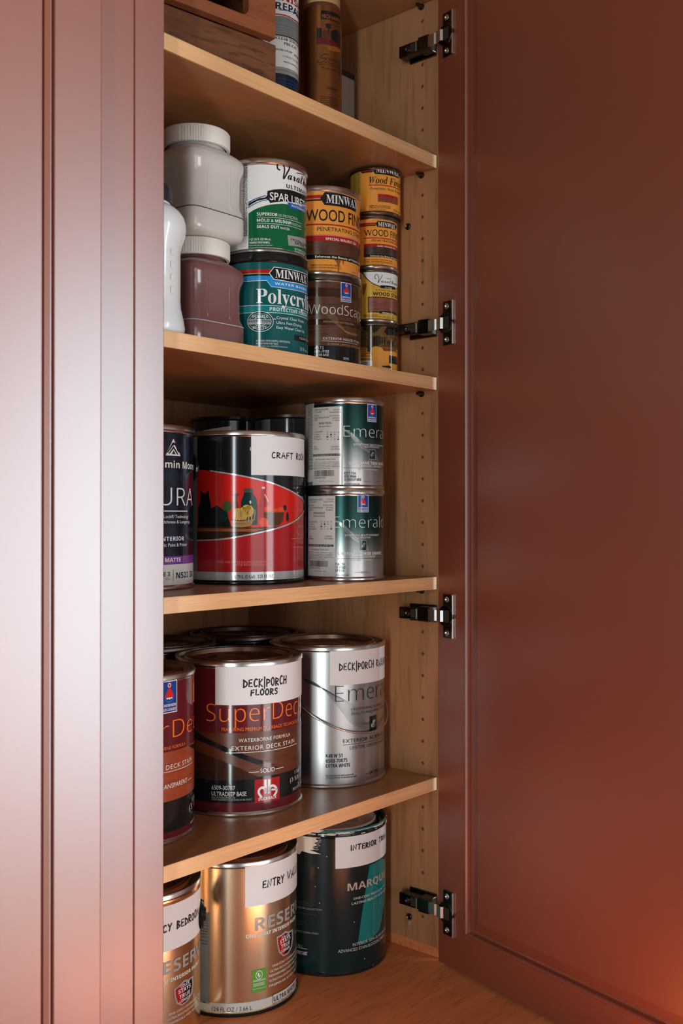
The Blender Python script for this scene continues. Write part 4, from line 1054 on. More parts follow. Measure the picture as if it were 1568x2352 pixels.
   ('b',21.49,31.3,40.96,54.9,'grey',4),
   ('b',22.13,30.66,41.66,54.18,'dgreen',5),
   ('t','E',(0,0),23.73,45.34,5.33,5.98,'silver',6,{'st': 'c'}),
   ('t','URETHANE TRIM ENAMEL',(0,8),-8.9,34.97,30.71,3.97,'white',4,{'st': 'B'}),
   ('t','INTERIOR / EXTERIOR',(0,0),9.12,31.28,37.64,2.55,'white',4),
   ('b',-9.54,67.12,29.79,30.23,'dgrey',4),
   ('t','LIFETIME LIMITED WARRANTY',(0,8),6.24,27.04,9.49,1.99,'white',4),
   ('t','K37 W 1753',(0,0),-15.41,20.99,15.57,3.41,'black',4,{'st': 'B'}),
   ('t','6511-99580',(0,0),-15.41,16.73,16.32,3.41,'black',4,{'st': 'B'}),
   ('t','DEEP BASE',(0,0),-15.41,12.61,15.14,3.41,'black',4,{'st': 'B'}),
   ('t','MAY BE TINTED BEFORE USING',(0,0),-15.41,7.5,21.22,1.42,'black',4,{'st': 'B'}),
   ('b',13.49,21.06,11.4,11.84,'dgrey',4),
   ('t','SATIN',(0,0),21.81,10.23,10.13,2.84,'grey',4,{'st': 'B'}),
   ('b',32.9,38.01,10.71,11.15,'dgrey',4),
  ],
  'sticker': [
   ('b',-62.54,-12.42,5.98,114.6,'offwhite',6),
   ('t','SHERWIN-WILLIAMS',(0,0),-57.31,108.76,25.69,2.31,'dgrey',7),
   ('t','10/21/23',(0,0),-24.79,108.99,10.13,2.28,'dgrey',7),
   ('t','715-46-849',(0,0),-57.31,105.86,15.24,2.03,'dgrey',7),
   ('t','Order# 0187919',(0,0),-29.8,105.89,15.14,2,'dgrey',7),
   ('t','INT/EXT',(0,0),-57.31,100.94,10.77,2.03,'dgrey',7),
   ('t','ARCHITECTURAL',(0,0),-29.8,101.04,14.39,1.99,'dgrey',7),
   ('t','EMERALD URETHANE TRIM ENM',(0,0),-57.31,97.76,26.65,2.02,'dgrey',7),
   ('t','URETHANE',(0,0),-25.64,97.88,10.23,2,'dgrey',7),
   ('t','SATIN',(0,0),-57.31,94.86,7.14,2.03,'dgrey',7),
   ('t','FY 88028',(0,0),-25.64,94.75,9.49,1.99,'dgrey',7),
   ('t','7044 BUNGLEHOUSE BLUE',(0,0),-47.72,90.21,20.48,2.88,'dgrey',7,{'off': 0.01}),
   ('t','SHER-COLOR FORMULA',(0,0),-47.72,86.19,20.48,2.15,'dgrey',7),
   ('t','COLORANT',(0,0),-57.31,78.65,17.27,2.03,'dgrey',7),
   ('t','L1-Blue',(0,0),-57.31,75.47,10.77,2.03,'dgrey',7),
   ('t','R2-Maroon',(0,0),-57.31,72.29,13,2.02,'dgrey',7),
   ('t','R3-Magenta',(0,0),-57.21,69.1,15.14,2.03,'dgrey',7),
   ('t','32',(0,0),-34.28,78.76,2.66,1.86,'dgrey',7),
   ('t','2',(0,0),-34.28,75.61,2.66,1.86,'dgrey',7),
   ('t','1',(0,0),-34.28,72.47,2.66,1.86,'dgrey',7),
   ('t','4',(0,0),-34.28,69.32,2.66,1.86,'dgrey',7),
   ('t','31',(0,0),-28.95,78.78,2.45,1.85,'dgrey',7),
   ('t','1',(0,0),-28.95,75.64,2.45,1.85,'dgrey',7),
   ('t','4',(0,0),-28.95,72.5,2.45,1.86,'dgrey',7),
   ('t','-',(0,0),-28.95,69.36,2.45,1.86,'dgrey',7),
   ('t','64',(0,0),-24.05,78.79,2.46,1.85,'dgrey',7),
   ('t','4',(0,0),-24.05,75.66,2.46,1.85,'dgrey',7),
   ('t','-',(0,0),-24.05,72.53,2.46,1.85,'dgrey',7),
   ('t','2',(0,0),-24.05,69.39,2.46,1.85,'dgrey',7),
   ('t','128',(0,0),-19.25,78.8,2.35,1.85,'dgrey',7),
   ('t','-',(0,0),-19.25,75.67,2.35,1.85,'dgrey',7),
   ('t','2',(0,0),-19.25,72.55,2.35,1.84,'dgrey',7),
   ('t','1',(0,0),-19.25,69.42,2.35,1.85,'dgrey',7),
   ('t','QUART',(0,0),-58.06,58.38,6.61,2.03,'dgrey',7),
   ('t','DEEP',(0,0),-27.24,59.11,10.34,2,'dgrey',7),
   ('t','EXTERIOR',(0,0),-58.06,55.48,10.34,2.03,'dgrey',7),
   ('t','651199580',(0,0),-27.24,55.97,11.09,2,'dgrey',7),
   ('b',-60.73,-15.09,46.15,49.2,'black',7),
   ('t','NOT RECOMMENDED FOR USE ON VINYL',(0,0),-58.06,46.65,41.91,1.88,'offwhite',8),
   ('t','Non Returnable Tinted Color',(0,0),-54.22,41.12,32.63,2.31,'dgrey',7),
   ('t','CAUTION: To assure consistent color',(0,0),-59.77,37.48,42.87,1.59,'dgrey',7),
   ('t','always order enough paint to complete',(0,0),-59.77,35.31,43.62,1.59,'dgrey',7),
   ('t','the job and intermix all containers',(0,0),-59.77,33.13,42.87,1.6,'dgrey',7),
   ('t','of the same color before application',(0,0),-59.77,30.96,44.36,1.59,'dgrey',7),
   ('t','Mixed colors may vary',(0,0),-59.77,28.78,31.67,1.6,'dgrey',7),
   ('k',-57.21,-23.19,19.04,27.14,'black',7,3),
   ('t','0187919-001',(0,0),-57.21,15.86,21.97,2.46,'dgrey',7),
   ('t','Contact the store for questions',(0,0),-46.54,12.28,22.6,1.29,'dgrey',7),
  ],
 },
 'super': {
  'print': [
   ('r',48.21,104.57,'deck_print',2),
   ('r',17.16,48.21,'black',2),
   ('p',[(-61.12,105.17),(-47.26,99.13),(-27.52,91.82),(-9.53,84.55),(15.55,73.99),(39.77,64.26),(55.24,55.31),(28.63,61.8),(10.48,69.28),(-9.53,77.92),(-35.66,88.17),(-60.24,94.51)],'black',3),
   ('p',[(19.41,63.66),(39.77,65.27),(55.24,59.13),(41.23,57.49)],'deckbrown',3.5),
   ('p',[(-60.22,79.94),(-22.26,70.75),(2.96,59.59),(28.64,46.44),(-60.19,44.48)],'darkwood',2.5),
   ('t','SuperDeck',(0,7),-42.43,118.45,121.81,22.15,'orange',4,{'st': 'L','off': -0.016}),
   ('t','FEATURING PREMIUM DUCKBACK TECHNOLOGY',(0,0),-21.34,107.11,118.38,4.13,'orange',4),
   ('t','WATERBORNE FORMULA',(0,0),-0.25,93.1,75.54,4.38,'white',4,{'space': 1.1}),
   ('t','EXTERIOR DECK STAIN',(0,0),-8.91,82.8,94.01,5.25,'white',4,{'space': 1.15}),
   ('b',-16.43,92.79,79.61,80.29,'white',4),
   ('b',12.34,25.91,54.41,55.09,'white',4),
   ('t','SOLID',(0,0),27.22,52.88,20.44,5.28,'white',4),
   ('b',49.13,62.54,54.96,55.64,'white',4),
   ('b',19.87,55.51,15.58,44.99,'crimson',3),
   ('l',[(28.64,22.52),(25.31,27.93),(25.97,32.26),(29.99,34.32),(34.11,31.29),(34.39,27.47)],3.03,'white',4,True),
   ('l',[(34.11,42.64),(34.39,27.47)],3.28,'white',4,False),
   ('l',[(39.49,42.3),(39.49,26.75)],3.28,'white',4,False),
   ('l',[(39.49,27.13),(40.5,33.55),(44.95,34.78),(49.57,31.48),(50.36,26.26),(47.24,22.36)],3.03,'white',4,True),
   ('l',[(43.45,29.94),(50.36,29.18)],2.27,'white',4,False),
   ('t','DUCKBACK',(0,0),24.93,18.16,25.51,3.77,'white',4,{'st': 'B'}),
   ('t','6509-30787',(0,0),-34.91,33.37,30.41,5.27,'offwhite',4,{'off': 0.01}),
   ('t','ULTRADEEP BASE',(0,0),-34.91,25.84,44.47,5.27,'offwhite',4,{'off': 0.01}),
   ('t','MUST BE TINTED BEFORE USE',(0,0),-34.91,22.7,30.41,2.13,'grey',4,{'off': 0.01}),
   ('t','DEBERA ANADIRSE COLOR ANTES DE SER USADO',(0,0),-34.91,20.06,51.18,2.14,'grey',4,{'off': 0.01}),
   ('t','116 FL OZ',(0,6),87.23,41.12,26.65,5.19,'offwhite',4),
   ('t','(3 5/8 U.S. QT)',(0,12),75.29,33.19,43.82,5.15,'offwhite',4),
   ('t','3.43 L',(0,4),95.57,24.09,23.54,3.92,'offwhite',4),
   ('t','BEFORE USING READ',(0,12),81.67,22.67,37.44,1.56,'offwhite',4),
   ('t','CAUTIONS ON LABEL',(0,12),81.18,20.72,37.93,1.55,'offwhite',4),
  ],
  'sticker': [
   ('b',-29.84,122.95,139.61,189.93,'sticker',6),
   ('h','DECK/PORCH',0,5.64,161.96,61.31,9.78,7,{'pen': 1.9}),
   ('h','FLOORS',0,15.12,151.19,36.46,7.53,7,{'pen': 1.9}),
  ],
 },
 'superT': {
  'print': [
   ('b',41.77,66.46,149.9,187,'white',3),
   ('b',42.88,65.35,151.01,185.89,'sblue',4),
   ('e',54.11,181.81,2.47,2.72,'white',5),
   ('e',54.11,181.81,1.48,1.73,'scarlet',6),
   ('p',[(53.13,179.58),(55.1,179.58),(58.07,174.39),(60.04,171.42),(60.53,168.45),(59.05,167.34),(57.08,168.45),(56.09,166.6),(54.11,168.08),(52.14,166.22),(51.15,168.45),(49.18,167.34),(47.7,168.45),(48.19,171.42),(50.66,174.39)],'scarlet',5),
   ('p',[(49.18,167.71),(59.05,167.71),(57.57,165.85),(55.6,166.6),(54.11,165.11),(52.63,166.6),(50.66,165.48)],'white',6),
   ('l',[(47.7,166.22),(51.15,163.26),(57.08,163.26),(60.53,166.22)],0.74,'skyblue',5,True),
   ('t','SHERWIN',(0,0),43.99,157.32,20.25,3.15,'white',5,{'st': 'B','shear': 0.15}),
   ('t','WILLIAMS',(0,0),43.5,152.5,20.99,3.15,'white',5,{'st': 'B','shear': 0.15}),
   ('t','SuperDeck',(4,8),42.43,120.47,80.11,20.32,'orange',4,{'st': 'L','off': -0.016}),
   ('t','WATERBORNE FORMULA',(7,18),47.17,107.86,34.99,3.78,'orange',4),
   ('r',48.19,105.25,'deckred_print',2),
   ('p',[(88.9,104.92),(124.56,102.06),(124.56,92.35)],'black',3),
   ('r',12.9,48.42,'black',2.2),
   ('t','EXTERIOR DECK STAIN',(9,19),49.3,85.06,51.5,5.27,'white',4,{'space': 1.15}),
   ('b',21.52,107.5,82.09,82.71,'white',4),
   ('t','SEMI-TRANSPARENT',(7,16),46.03,63.2,41.36,5.26,'white',4,{'shear': 0.12}),
   ('b',89.03,102.6,64.51,65.13,'white',4),
   ('t','128 FL OZ',(0,3),104.07,35.59,17.33,5.37,'offwhite',4),
   ('t','(3 1/2',(0,5),92.79,28.03,28.61,6.51,'offwhite',4),
   ('t','BEFORE',(0,5),97.86,11.17,23.87,2.38,'offwhite',4),
   ('b',107.34,132.54,152.57,192.1,'orange',3),
   ('t','SEMI',(0,3),109.63,176.13,12.91,13.21,'maroon',4),
  ],
 },
 'emxw': {
  'print': [
   ('l',[(-35.97,150.78),(-19.59,146.8),(0.1,130.65),(18.26,107.76),(35.88,87.07),(67.02,74.19)],0.33,'dgreen',2,True),
   ('l',[(-35.3,150.37),(-17.43,145.52),(3.1,128.75),(20.74,106.37),(37.91,87.31),(67.02,75.56)],0.33,'dgreen',2,True),
   ('l',[(-34.63,149.96),(-15.29,144.23),(6.1,126.95),(23.24,105.12),(39.96,87.48),(67.02,76.93)],0.33,'dgreen',2,True),
   ('l',[(-33.97,149.55),(-13.15,142.94),(9.11,125.24),(25.77,103.99),(42.05,87.58),(67.02,78.3)],0.33,'dgreen',2,True),
   ('l',[(-33.3,149.14),(-11.03,141.64),(12.14,123.64),(28.32,103),(44.18,87.6),(67.02,79.68)],0.33,'dgreen',2,True),
   ('l',[(-32.64,148.72),(-8.91,140.33),(15.19,122.13),(30.91,102.14),(46.35,87.55),(67.02,81.05)],0.33,'dgreen',2,True),
   ('l',[(-31.99,148.31),(-6.8,139.01),(18.26,120.72),(33.54,101.42),(48.55,87.42),(67.02,82.42)],0.33,'dgreen',2,True),
   ('l',[(-31.33,147.9),(-4.7,137.68),(21.36,119.41),(36.21,100.82),(50.81,87.22),(67.02,83.79)],0.33,'dgreen',2,True),
   ('l',[(-30.68,147.49),(-2.6,136.34),(24.5,118.2),(38.93,100.36),(53.11,86.94),(67.02,85.17)],0.33,'dgreen',2,True),
   ('l',[(-30.03,147.07),(-0.5,135),(27.68,117.08),(41.71,100.03),(55.47,86.58),(67.03,86.54)],0.33,'dgreen',2,True),
   ('l',[(-29.38,146.66),(1.6,133.64),(30.91,116.05),(44.54,99.82),(57.9,86.14),(67.03,87.91)],0.33,'dgreen',2,True),
   ('l',[(-28.74,146.24),(3.7,132.28),(34.21,115.12),(47.44,99.75),(60.4,85.63),(67.03,89.29)],0.33,'dgreen',2,True),
   ('l',[(82.24,83.96),(92.55,86.79),(115.61,87.15)],0.45,'dgreen',2,True),
   ('l',[(82.24,81.66),(93.35,83.55),(118.73,81.82)],0.45,'dgreen',2,True),
   ('t','Emerald',(0,4),10.38,118.83,80.61,22.48,'greenshade',4,{'st': 'L','off': -0.02}),
   ('t','EXCEPTIONAL DURABILITY,',(0,11),33.44,105.8,38.42,3.61,'dgrey',4),
   ('t','BEAUTY AND APPLICATION',(0,10),33.76,99.9,37.12,3.61,'dgrey',4),
   ('b',66.14,82.16,73.11,94.45,'black',4),
   ('t','E',(0,0),68.92,78.47,9.81,10.08,'offwhite',5,{'st': 'c'}),
   ('t','EXTERIOR ACRYLIC LATEX',(0,8),21.66,61.84,40.39,4.95,'black',4,{'space': 1.1}),
   ('b',21.66,122.54,58.97,59.61,'dgrey',4),
   ('t','LIFETIME LIMITED WARRANTY',(0,8),31.8,52.08,25.51,4.51,'dgrey',4,{'space': 1.05}),
   ('t','K48 W 51',(0,0),-2.37,42.47,23.22,4.94,'black',4,{'st': 'B'}),
   ('t','6503-70075',(0,0),-2.37,35.59,30.41,4.94,'black',4,{'st': 'B'}),
   ('t','EXTRA WHITE',(0,0),-2.37,28.7,34.66,4.94,'black',4,{'st': 'B'}),
   ('t','MAY BE TINTED OR USED AS PACKAGED',(0,0),-2.37,16.28,39.89,2.1,'dgrey',4,{'st': 'B'}),
   ('t','SE PUEDE AGREGAR COLOR ANTES DE USAR',(0,0),-2.37,13.29,44.31,2.09,'dgrey',4,{'st': 'B'}),
   ('b',57.96,63.19,14.47,15.11,'dgrey',4),
   ('t','SATIN',(0,0),65.16,13.07,19.62,4.27,'black',4),
   ('b',87.06,94.59,14.65,15.29,'dgrey',4),
   ('d',-57.47,-33.6,[118.89,114.37,109.86,105.35,100.83,96.32,91.8,87.29,82.78,78.26],0.71,'dgrey',3,6),
  ],
  'sticker': [
   ('b',3.02,126.54,142.32,192.8,'sticker',6),
   ('h','DECK/PORCH RAILING',10,16.27,162.88,57.55,9.9,7,{'pen': 1.6}),
   ('e',66.58,182.55,0.66,0.3,'dgrey',7),
  ],
 },
 'entry': {
  'print': [
   ('b',-80.28,-33.44,14.79,131.31,'labelgrey',2),
   ('d',-46.52,-35.72,[126.69,123.59,120.49,117.39,114.28,109.94,106.84,103.12,99.4,94.44,90.71],0.53,'dgrey',3,7),
   ('r',5.6,16.8,'offwhite',2),
   ('b',-32.29,118.61,16.8,17.54,'silver',2),
   ('b',22.48,130.54,184.64,189.9,'rust',3),
   ('t','RESERVE',(0,4),25.75,106.79,59.35,15.92,'silver',4,{'st': 'B'}),
   ('t','ONE-COAT INTERIOR PAINT',(0,17),13.49,98.52,70.63,4.71,'white',4,{'st': 'B'}),
   ('p',[(57.91,91.57),(66.21,92),(74.25,94.06),(83.66,90.24),(95.81,89.15),(97.06,75.51),(92.92,66.11),(81.97,61.69),(70.78,61.99),(61.95,69.77),(58.76,81.45)],'silver',4),
   ('p',[(60.19,89.42),(66.85,89.64),(74.25,91.12),(74.62,63.58),(70.78,63.95),(63.75,70.85),(60.77,81.26)],'red',5),
   ('p',[(74.25,91.12),(82.81,87.8),(91.82,87.26),(92.37,76.85),(88.75,68.24),(80.74,63.94),(74.62,63.58)],'dnavy',5),
   ('t','COLOR',(0,0),67.12,84.77,16.51,3.8,'white',7,{'st': 'B'}),
   ('t','STAYS',(0,0),63.68,79.92,23.22,5.31,'white',7,{'st': 'B'}),
   ('t','TRUE',(0,0),65.65,73.49,19.45,5.07,'white',7,{'st': 'B'}),
   ('t','LONGER',(0,0),66.3,68.17,18.8,3.8,'white',7,{'st': 'B'}),
   ('t','ONE-COAT COVERAGE GUARANTEE',(0,23),50.6,54.22,68.35,2.89,'offwhite',4,{'off': 0.01}),
   ('t','ULTRA-RICH,FADE-RESISTANT COLOR',(0,28),47.5,48.33,71.45,2.88,'offwhite',4,{'off': 0.01}),
   ('t','REMARKABLE HIDE AND COVERAGE',(0,24),45.7,42.57,73.25,2.88,'offwhite',4,{'off': 0.01}),
   ('t','SCRATCH,SCUFF & STAIN RESISTANT',(0,28),46.19,36.14,72.76,2.88,'offwhite',4,{'off': 0.01}),
   ('t','PREMIUM STAIN BLOCKING',(0,18),45.7,29.79,73.25,2.88,'offwhite',4,{'off': 0.01}),
   ('b',21.17,41.77,28.06,56.44,'leaf',4),
   ('e',31.2,49.43,4.82,5.73,'white',5),
   ('e',31.2,49.43,4,4.98,'leaf',6),
   ('p',[(29.05,49.24),(33.37,48.97),(31.2,45.69)],'white',7),
   ('e',30.12,50.89,1.22,1.75,'white',7),
   ('t','GREENGUARD',(0,0),22.81,41.44,17.33,2.49,'white',6,{'off': 0.01}),
   ('b',23.14,38.67,38.87,39.41,'white',6),
   ('b',23.14,38.67,37.38,37.92,'white',6),
   ('b',23.14,38.67,35.89,36.43,'white',6),
   ('b',22.48,40.63,32.23,32.63,'white',6),
   ('b',51.42,114.04,5.6,18.96,'black',3),
   ('b',52.24,110.61,5.77,18.33,'offwhite',4),
   ('t','ULTRA WHITE',(0,0),53.22,9.18,49.21,6.03,'black',5,{'st': 'B'}),
   ('t','MAY BE USED AS PACKAGED',(0,0),53.22,6.04,39.08,1.76,'black',5,{'st': 'B'}),
   ('t','124 FL OZ / 3.66 L',(0,0),-29.68,6.74,51.51,5.45,'dgrey',4),
  ],
  'sticker': [
   ('b',12.51,127.54,138.53,189.35,'sticker',6),
   ('h','ENTRY WALLS',5,36.54,159.69,34.83,9.74,7,{'pen': 1.9}),
  ],
 },
 'res2': {
  'print': [
   ('t','RESERVE',(1,4),36.71,103.19,39.24,14.47,'silver',4,{'st': 'B'}),
   ('t','ONE-COAT INTERIOR PAINT',(6,20),34.91,92.63,57.22,4.29,'white',4,{'st': 'B'}),
   ('p',[(51.08,82.84),(59.33,84.66),(67.16,87.68),(76.08,85.51),(86.9,85.87),(87.95,74),(84.44,65.28),(74.52,60.18),(63.81,58.97),(55.12,64.4),(51.94,74.1)],'silver',4),
   ('p',[(53.36,81.37),(59.95,82.69),(67.16,85.09),(67.53,60.91),(63.81,60.69),(56.9,65.66),(53.95,74.3)],'red',5),
   ('p',[(67.16,85.09),(75.29,83.26),(83.47,83.79),(83.95,74.69),(80.75,66.72),(73.36,62.02),(67.53,60.91)],'dnavy',5),
   ('t','COLOR',(0,0),61.23,80.51,16.19,3.44,'white',7,{'st': 'B'}),
   ('t','STAYS',(0,0),57.63,74.63,22.24,4.8,'white',7,{'st': 'B'}),
   ('t','TRUE',(0,0),59.11,67.99,19.45,4.58,'white',7,{'st': 'B'}),
   ('t','LONGER',(0,0),59.6,63.24,19.29,3.43,'white',7,{'st': 'B'}),
   ('t','ONE-COAT COVERAGE GUARANTEE',(0,23),43.9,53.78,64.26,2.61,'offwhite',4,{'off': 0.01}),
   ('t','ULTRA-RICH,FADE-RESISTANT COLOR',(0,28),41.94,48.53,66.22,2.6,'offwhite',4,{'off': 0.01}),
   ('t','REMARKABLE HIDE AND COVERAGE',(0,24),39.98,43.15,68.18,2.6,'offwhite',4,{'off': 0.01}),
   ('b',-22.64,118.41,180.24,185.98,'rust',3),
  ],
  'sticker': [
   ('b',-22.64,117.57,129.99,183.11,'sticker',6),
   ('h','CY BEDROOM',7,36.05,153.06,44.47,8.59,7,{'pen': 1.9}),
  ],
 },
 'marq': {
  'print': [
   ('r',192.85,201.31,'pteal',2),
   ('p',[(62.97,146.42),(94.73,147.18),(124.95,135.63),(124.95,107.07),(99.96,70.05),(86.19,47.03),(60.04,41.55),(41.73,40.05),(46.79,72.22),(55.42,114.73)],'pteal',2),
   ('t','MARQUEE',(0,3),25.82,116.87,42.36,10.17,'bronze',4,{'st': 'B'}),
   ('t','ONE-COAT HIDE GUARANTEE',(0,13),34.62,103.44,42.68,3.06,'offwhite',4,{'off': 0.01}),
   ('t','LASTING BEAUTY & DURABILITY',(0,14),32.17,96.84,48.71,3.23,'offwhite',4,{'off': 0.01}),
   ('t','INTERIOR SEMI-GLOSS ENAMEL',(0,8),33.64,39.03,25.25,4.08,'offwhite',4),
   ('t','ADVANCED STAIN-BLOCKING PAINT',(0,8),12.3,32.46,28.83,4.06,'offwhite',4),
   ('t','WHEN TINTED TO',(0,0),-47.49,98.77,25.9,2.38,'dgrey',4),
   ('t','THE MARQUEE',(0,0),-45.04,95.5,22.97,2.39,'dgrey',4),
   ('t','COLOR COLLECTION',(0,0),-46.67,91.09,36.65,2.38,'grey',4),
   ('b',-47,-18.65,84.45,84.99,'dgrey',4),
   ('t','QUALITY',(0,0),-47,71.73,13.36,2.22,'dgrey',4),
   ('t','FINANCE',(0,0),-47,68.15,9.94,2.22,'dgrey',4),
   ('t','PERFECT-CLEAN FINISH',(0,0),-51.23,57.66,36.16,2.56,'grey',4),
   ('t','3.75 L',(0,0),-49.12,36.31,11.24,4.09,'offwhite',4),
   ('t','IRRITANT',(0,0),-47,27.07,15.97,4.77,'offwhite',4,{'st': 'B'}),
   ('b',-47,-31.03,35.53,36.07,'offwhite',4),
   ('p',[(-51.28,167.34),(-47.06,188.58),(-37.13,192.62),(-27.83,197.61),(-23.35,198.69),(-15.47,202.95),(-6.91,202.6),(-17.21,197.44),(-14.09,193.88),(-18.6,190.24),(-15.47,187.04),(-20.35,184.18),(-17.55,181.84),(-23.35,178.01),(-19.82,175.24),(-27.83,173.85),(-21.58,172.74),(-11.17,169.31),(-24.24,169.12),(-33.35,170.5),(-39.05,171.43),(-42.99,166.06)],'cream',5),
   ('l',[(-22.25,191.66),(-18.08,191.29),(-12.16,191.77)],0.68,'cream',5,False),
   ('l',[(-21.94,188.97),(-18.08,188.58),(-11.13,189.11)],0.68,'cream',5,False),
   ('l',[(-22.04,186.26),(-18.08,185.87),(-11.23,186.4)],0.68,'cream',5,False),
   ('l',[(-23.3,183.44),(-18.08,183.16),(-13.58,183.58)],0.68,'cream',5,False),
   ('l',[(-21.68,180.86),(-18.07,180.45),(-12.64,180.92)],0.68,'cream',5,False),
   ('l',[(-21.75,178.14),(-18.07,177.74),(-15.4,178.07)],0.68,'cream',5,False),
   ('l',[(-22.52,175.37),(-18.07,175.03),(-14.71,175.4)],0.68,'cream',5,False),
   ('e',-15.12,150.16,0.73,0.68,'offwhite',5),
   ('e',-19.29,124.14,0.66,0.68,'offwhite',5),
   ('e',35.91,72.63,0.82,0.68,'offwhite',5),
   ('e',52.74,17.84,0.89,0.69,'offwhite',5),
   ('e',-3.17,166.29,0.65,0.68,'offwhite',5),
   ('e',-13.4,101.7,0.65,0.67,'offwhite',5),
   ('l',[(124.92,107.09),(125.02,121.3),(118.47,130.66)],0.85,'offwhite',5,True),
   ('l',[(76.07,114.49),(90.21,106.31),(118.39,98.69)],0.68,'pteal',5,True),
   ('l',[(85.45,83.82),(90.2,90.96),(92.38,91.98)],0.51,'offwhite',5,True),
  ],
  'sticker': [
   ('b',8.55,125.1,149.03,199.45,'sticker',6),
   ('h','INTERIOR TRIM',8,30.71,172.96,45.94,7.14,7,{'pen': 1.9}),
  ],
 },
 'spray1': {
  'print': [
   ('t','FINISH',(1,5),2.6,151.12,35.42,8.7,'red',3,{'st': 'B'}),
   ('t','REPAIR',(0,4),1.7,139.24,36.32,9.28,'navy',3,{'st': 'B'}),
   ('l',[(5.49,140.66),(8.09,138.47),(17.15,139.71),(26.6,140.66),(37.63,141.7),(45.34,141.31)],1.01,'blue',3,True),
   ('l',[(1.5,132.19),(9.21,132.62),(19.76,132.46),(30.09,131.79),(48.03,133.71)],1.59,'red',4,True),
   ('p',[(-28.5,130.52),(1.5,130.52),(9.21,131.17),(19.76,131),(30.09,130.32),(48.03,132.23),(88.03,132.23),(88.03,104.4),(-28.5,104.4)],'labelgrey',2),
   ('d',1.51,46.5,[122.18,117.11,113.48,110.58,106.95],0.37,'grey',3,3),
   ('r',104.4,106.58,'dgrey',3),
   ('t','CLEAR TOPCOAT',(0,5),2.21,99.89,17.2,3.48,'black',3,{'st': 's'}),
   ('t','PRE-CAT',(0,0),12.93,94.09,22.91,3.49,'black',3,{'st': 's'}),
   ('t','EXTRA FLOW',(0,0),1.7,85.36,24.39,2.46,'black',3,{'st': 's'}),
   ('t','WORK',(0,4),29.49,84.28,17.01,2.49,'dgrey',3,{'st': 's'}),
   ('t','CODED LACQUER',(0,10),11.9,77.76,25.74,2.47,'grey',3,{'st': 's'}),
   ('t','PROFESSIONAL USE',(0,13),12.29,70.93,24.45,1.74,'dgrey',3,{'st': 's'}),
   ('r',55.63,64.36,'grey',2),
   ('r',59.27,60.72,'labelgrey',3),
   ('r',5.6,55.63,'navy',2),
   ('d',5.55,35.84,[49.08,44.71,41.07],0.3,'blue',3,2),
  ],
 },
 'spray2': {
  'print': [
   ('b',-0.32,32.78,171.6,183.63,'black',2),
   ('t','MOHAWK',(0,5),1.24,172.79,26.75,5.82,'rust',3,{'off': 0.01}),
   ('b',-6.31,34.8,136.56,145.1,'maroon',2),
   ('b',-6.2,0.66,145.08,159.05,'black',2),
   ('p',[(6.3,165.79),(14.64,166.1),(13.32,159.19),(11.61,159.22),(11.19,152.92),(9.94,152.7),(9.94,158.92),(7.1,159.28)],'black',2),
   ('p',[(14.64,156.77),(24.76,161.4),(34.15,158.94),(34.15,136.93),(24.76,141.86),(14.64,145.87)],'black',2.5),
   ('p',[(1.22,154.94),(6.3,156.86),(13.76,156.56),(13.76,146.45),(1.22,144.86)],'brown',2),
   ('p',[(8.31,134.2),(34.15,139.29),(34.15,132.21),(19.33,128.8),(9.12,129.27)],'rust',2),
   ('l',[(10.36,120.92),(8.71,123.15),(3.16,122.05),(-1.1,118.84),(-0.33,116.9),(5.12,117.15),(6.31,115.32),(1.61,111.5),(-3.82,110.93),(-5.55,112.43),(-3.43,114.63)],0.77,'dirt',3,True),
   ('t','CRATCH',(0,5),7.12,114.63,17.64,3.89,'dirt',3,{'st': 's'}),
   ('t','FOR INDOOR USE',(0,10),6.31,110.66,20.3,2.18,'dirt',3),
   ('t','Repairs scratches and wear',(0,20),-4.24,107.69,34.42,1.86,'dirt',3),
   ('t','Product No. 101',(0,11),0.43,101.78,26.87,3.1,'dirt',3,{'shear': 0.2}),
   ('t','MOHAWK',(0,4),7.93,74.36,11.41,3.11,'dirt',3,{'st': 's'}),
   ('d',-1.47,27.3,[63.38,60.67,57.95,55.24,52.52],0.39,'dirt',3,2),
  ],
 },
}
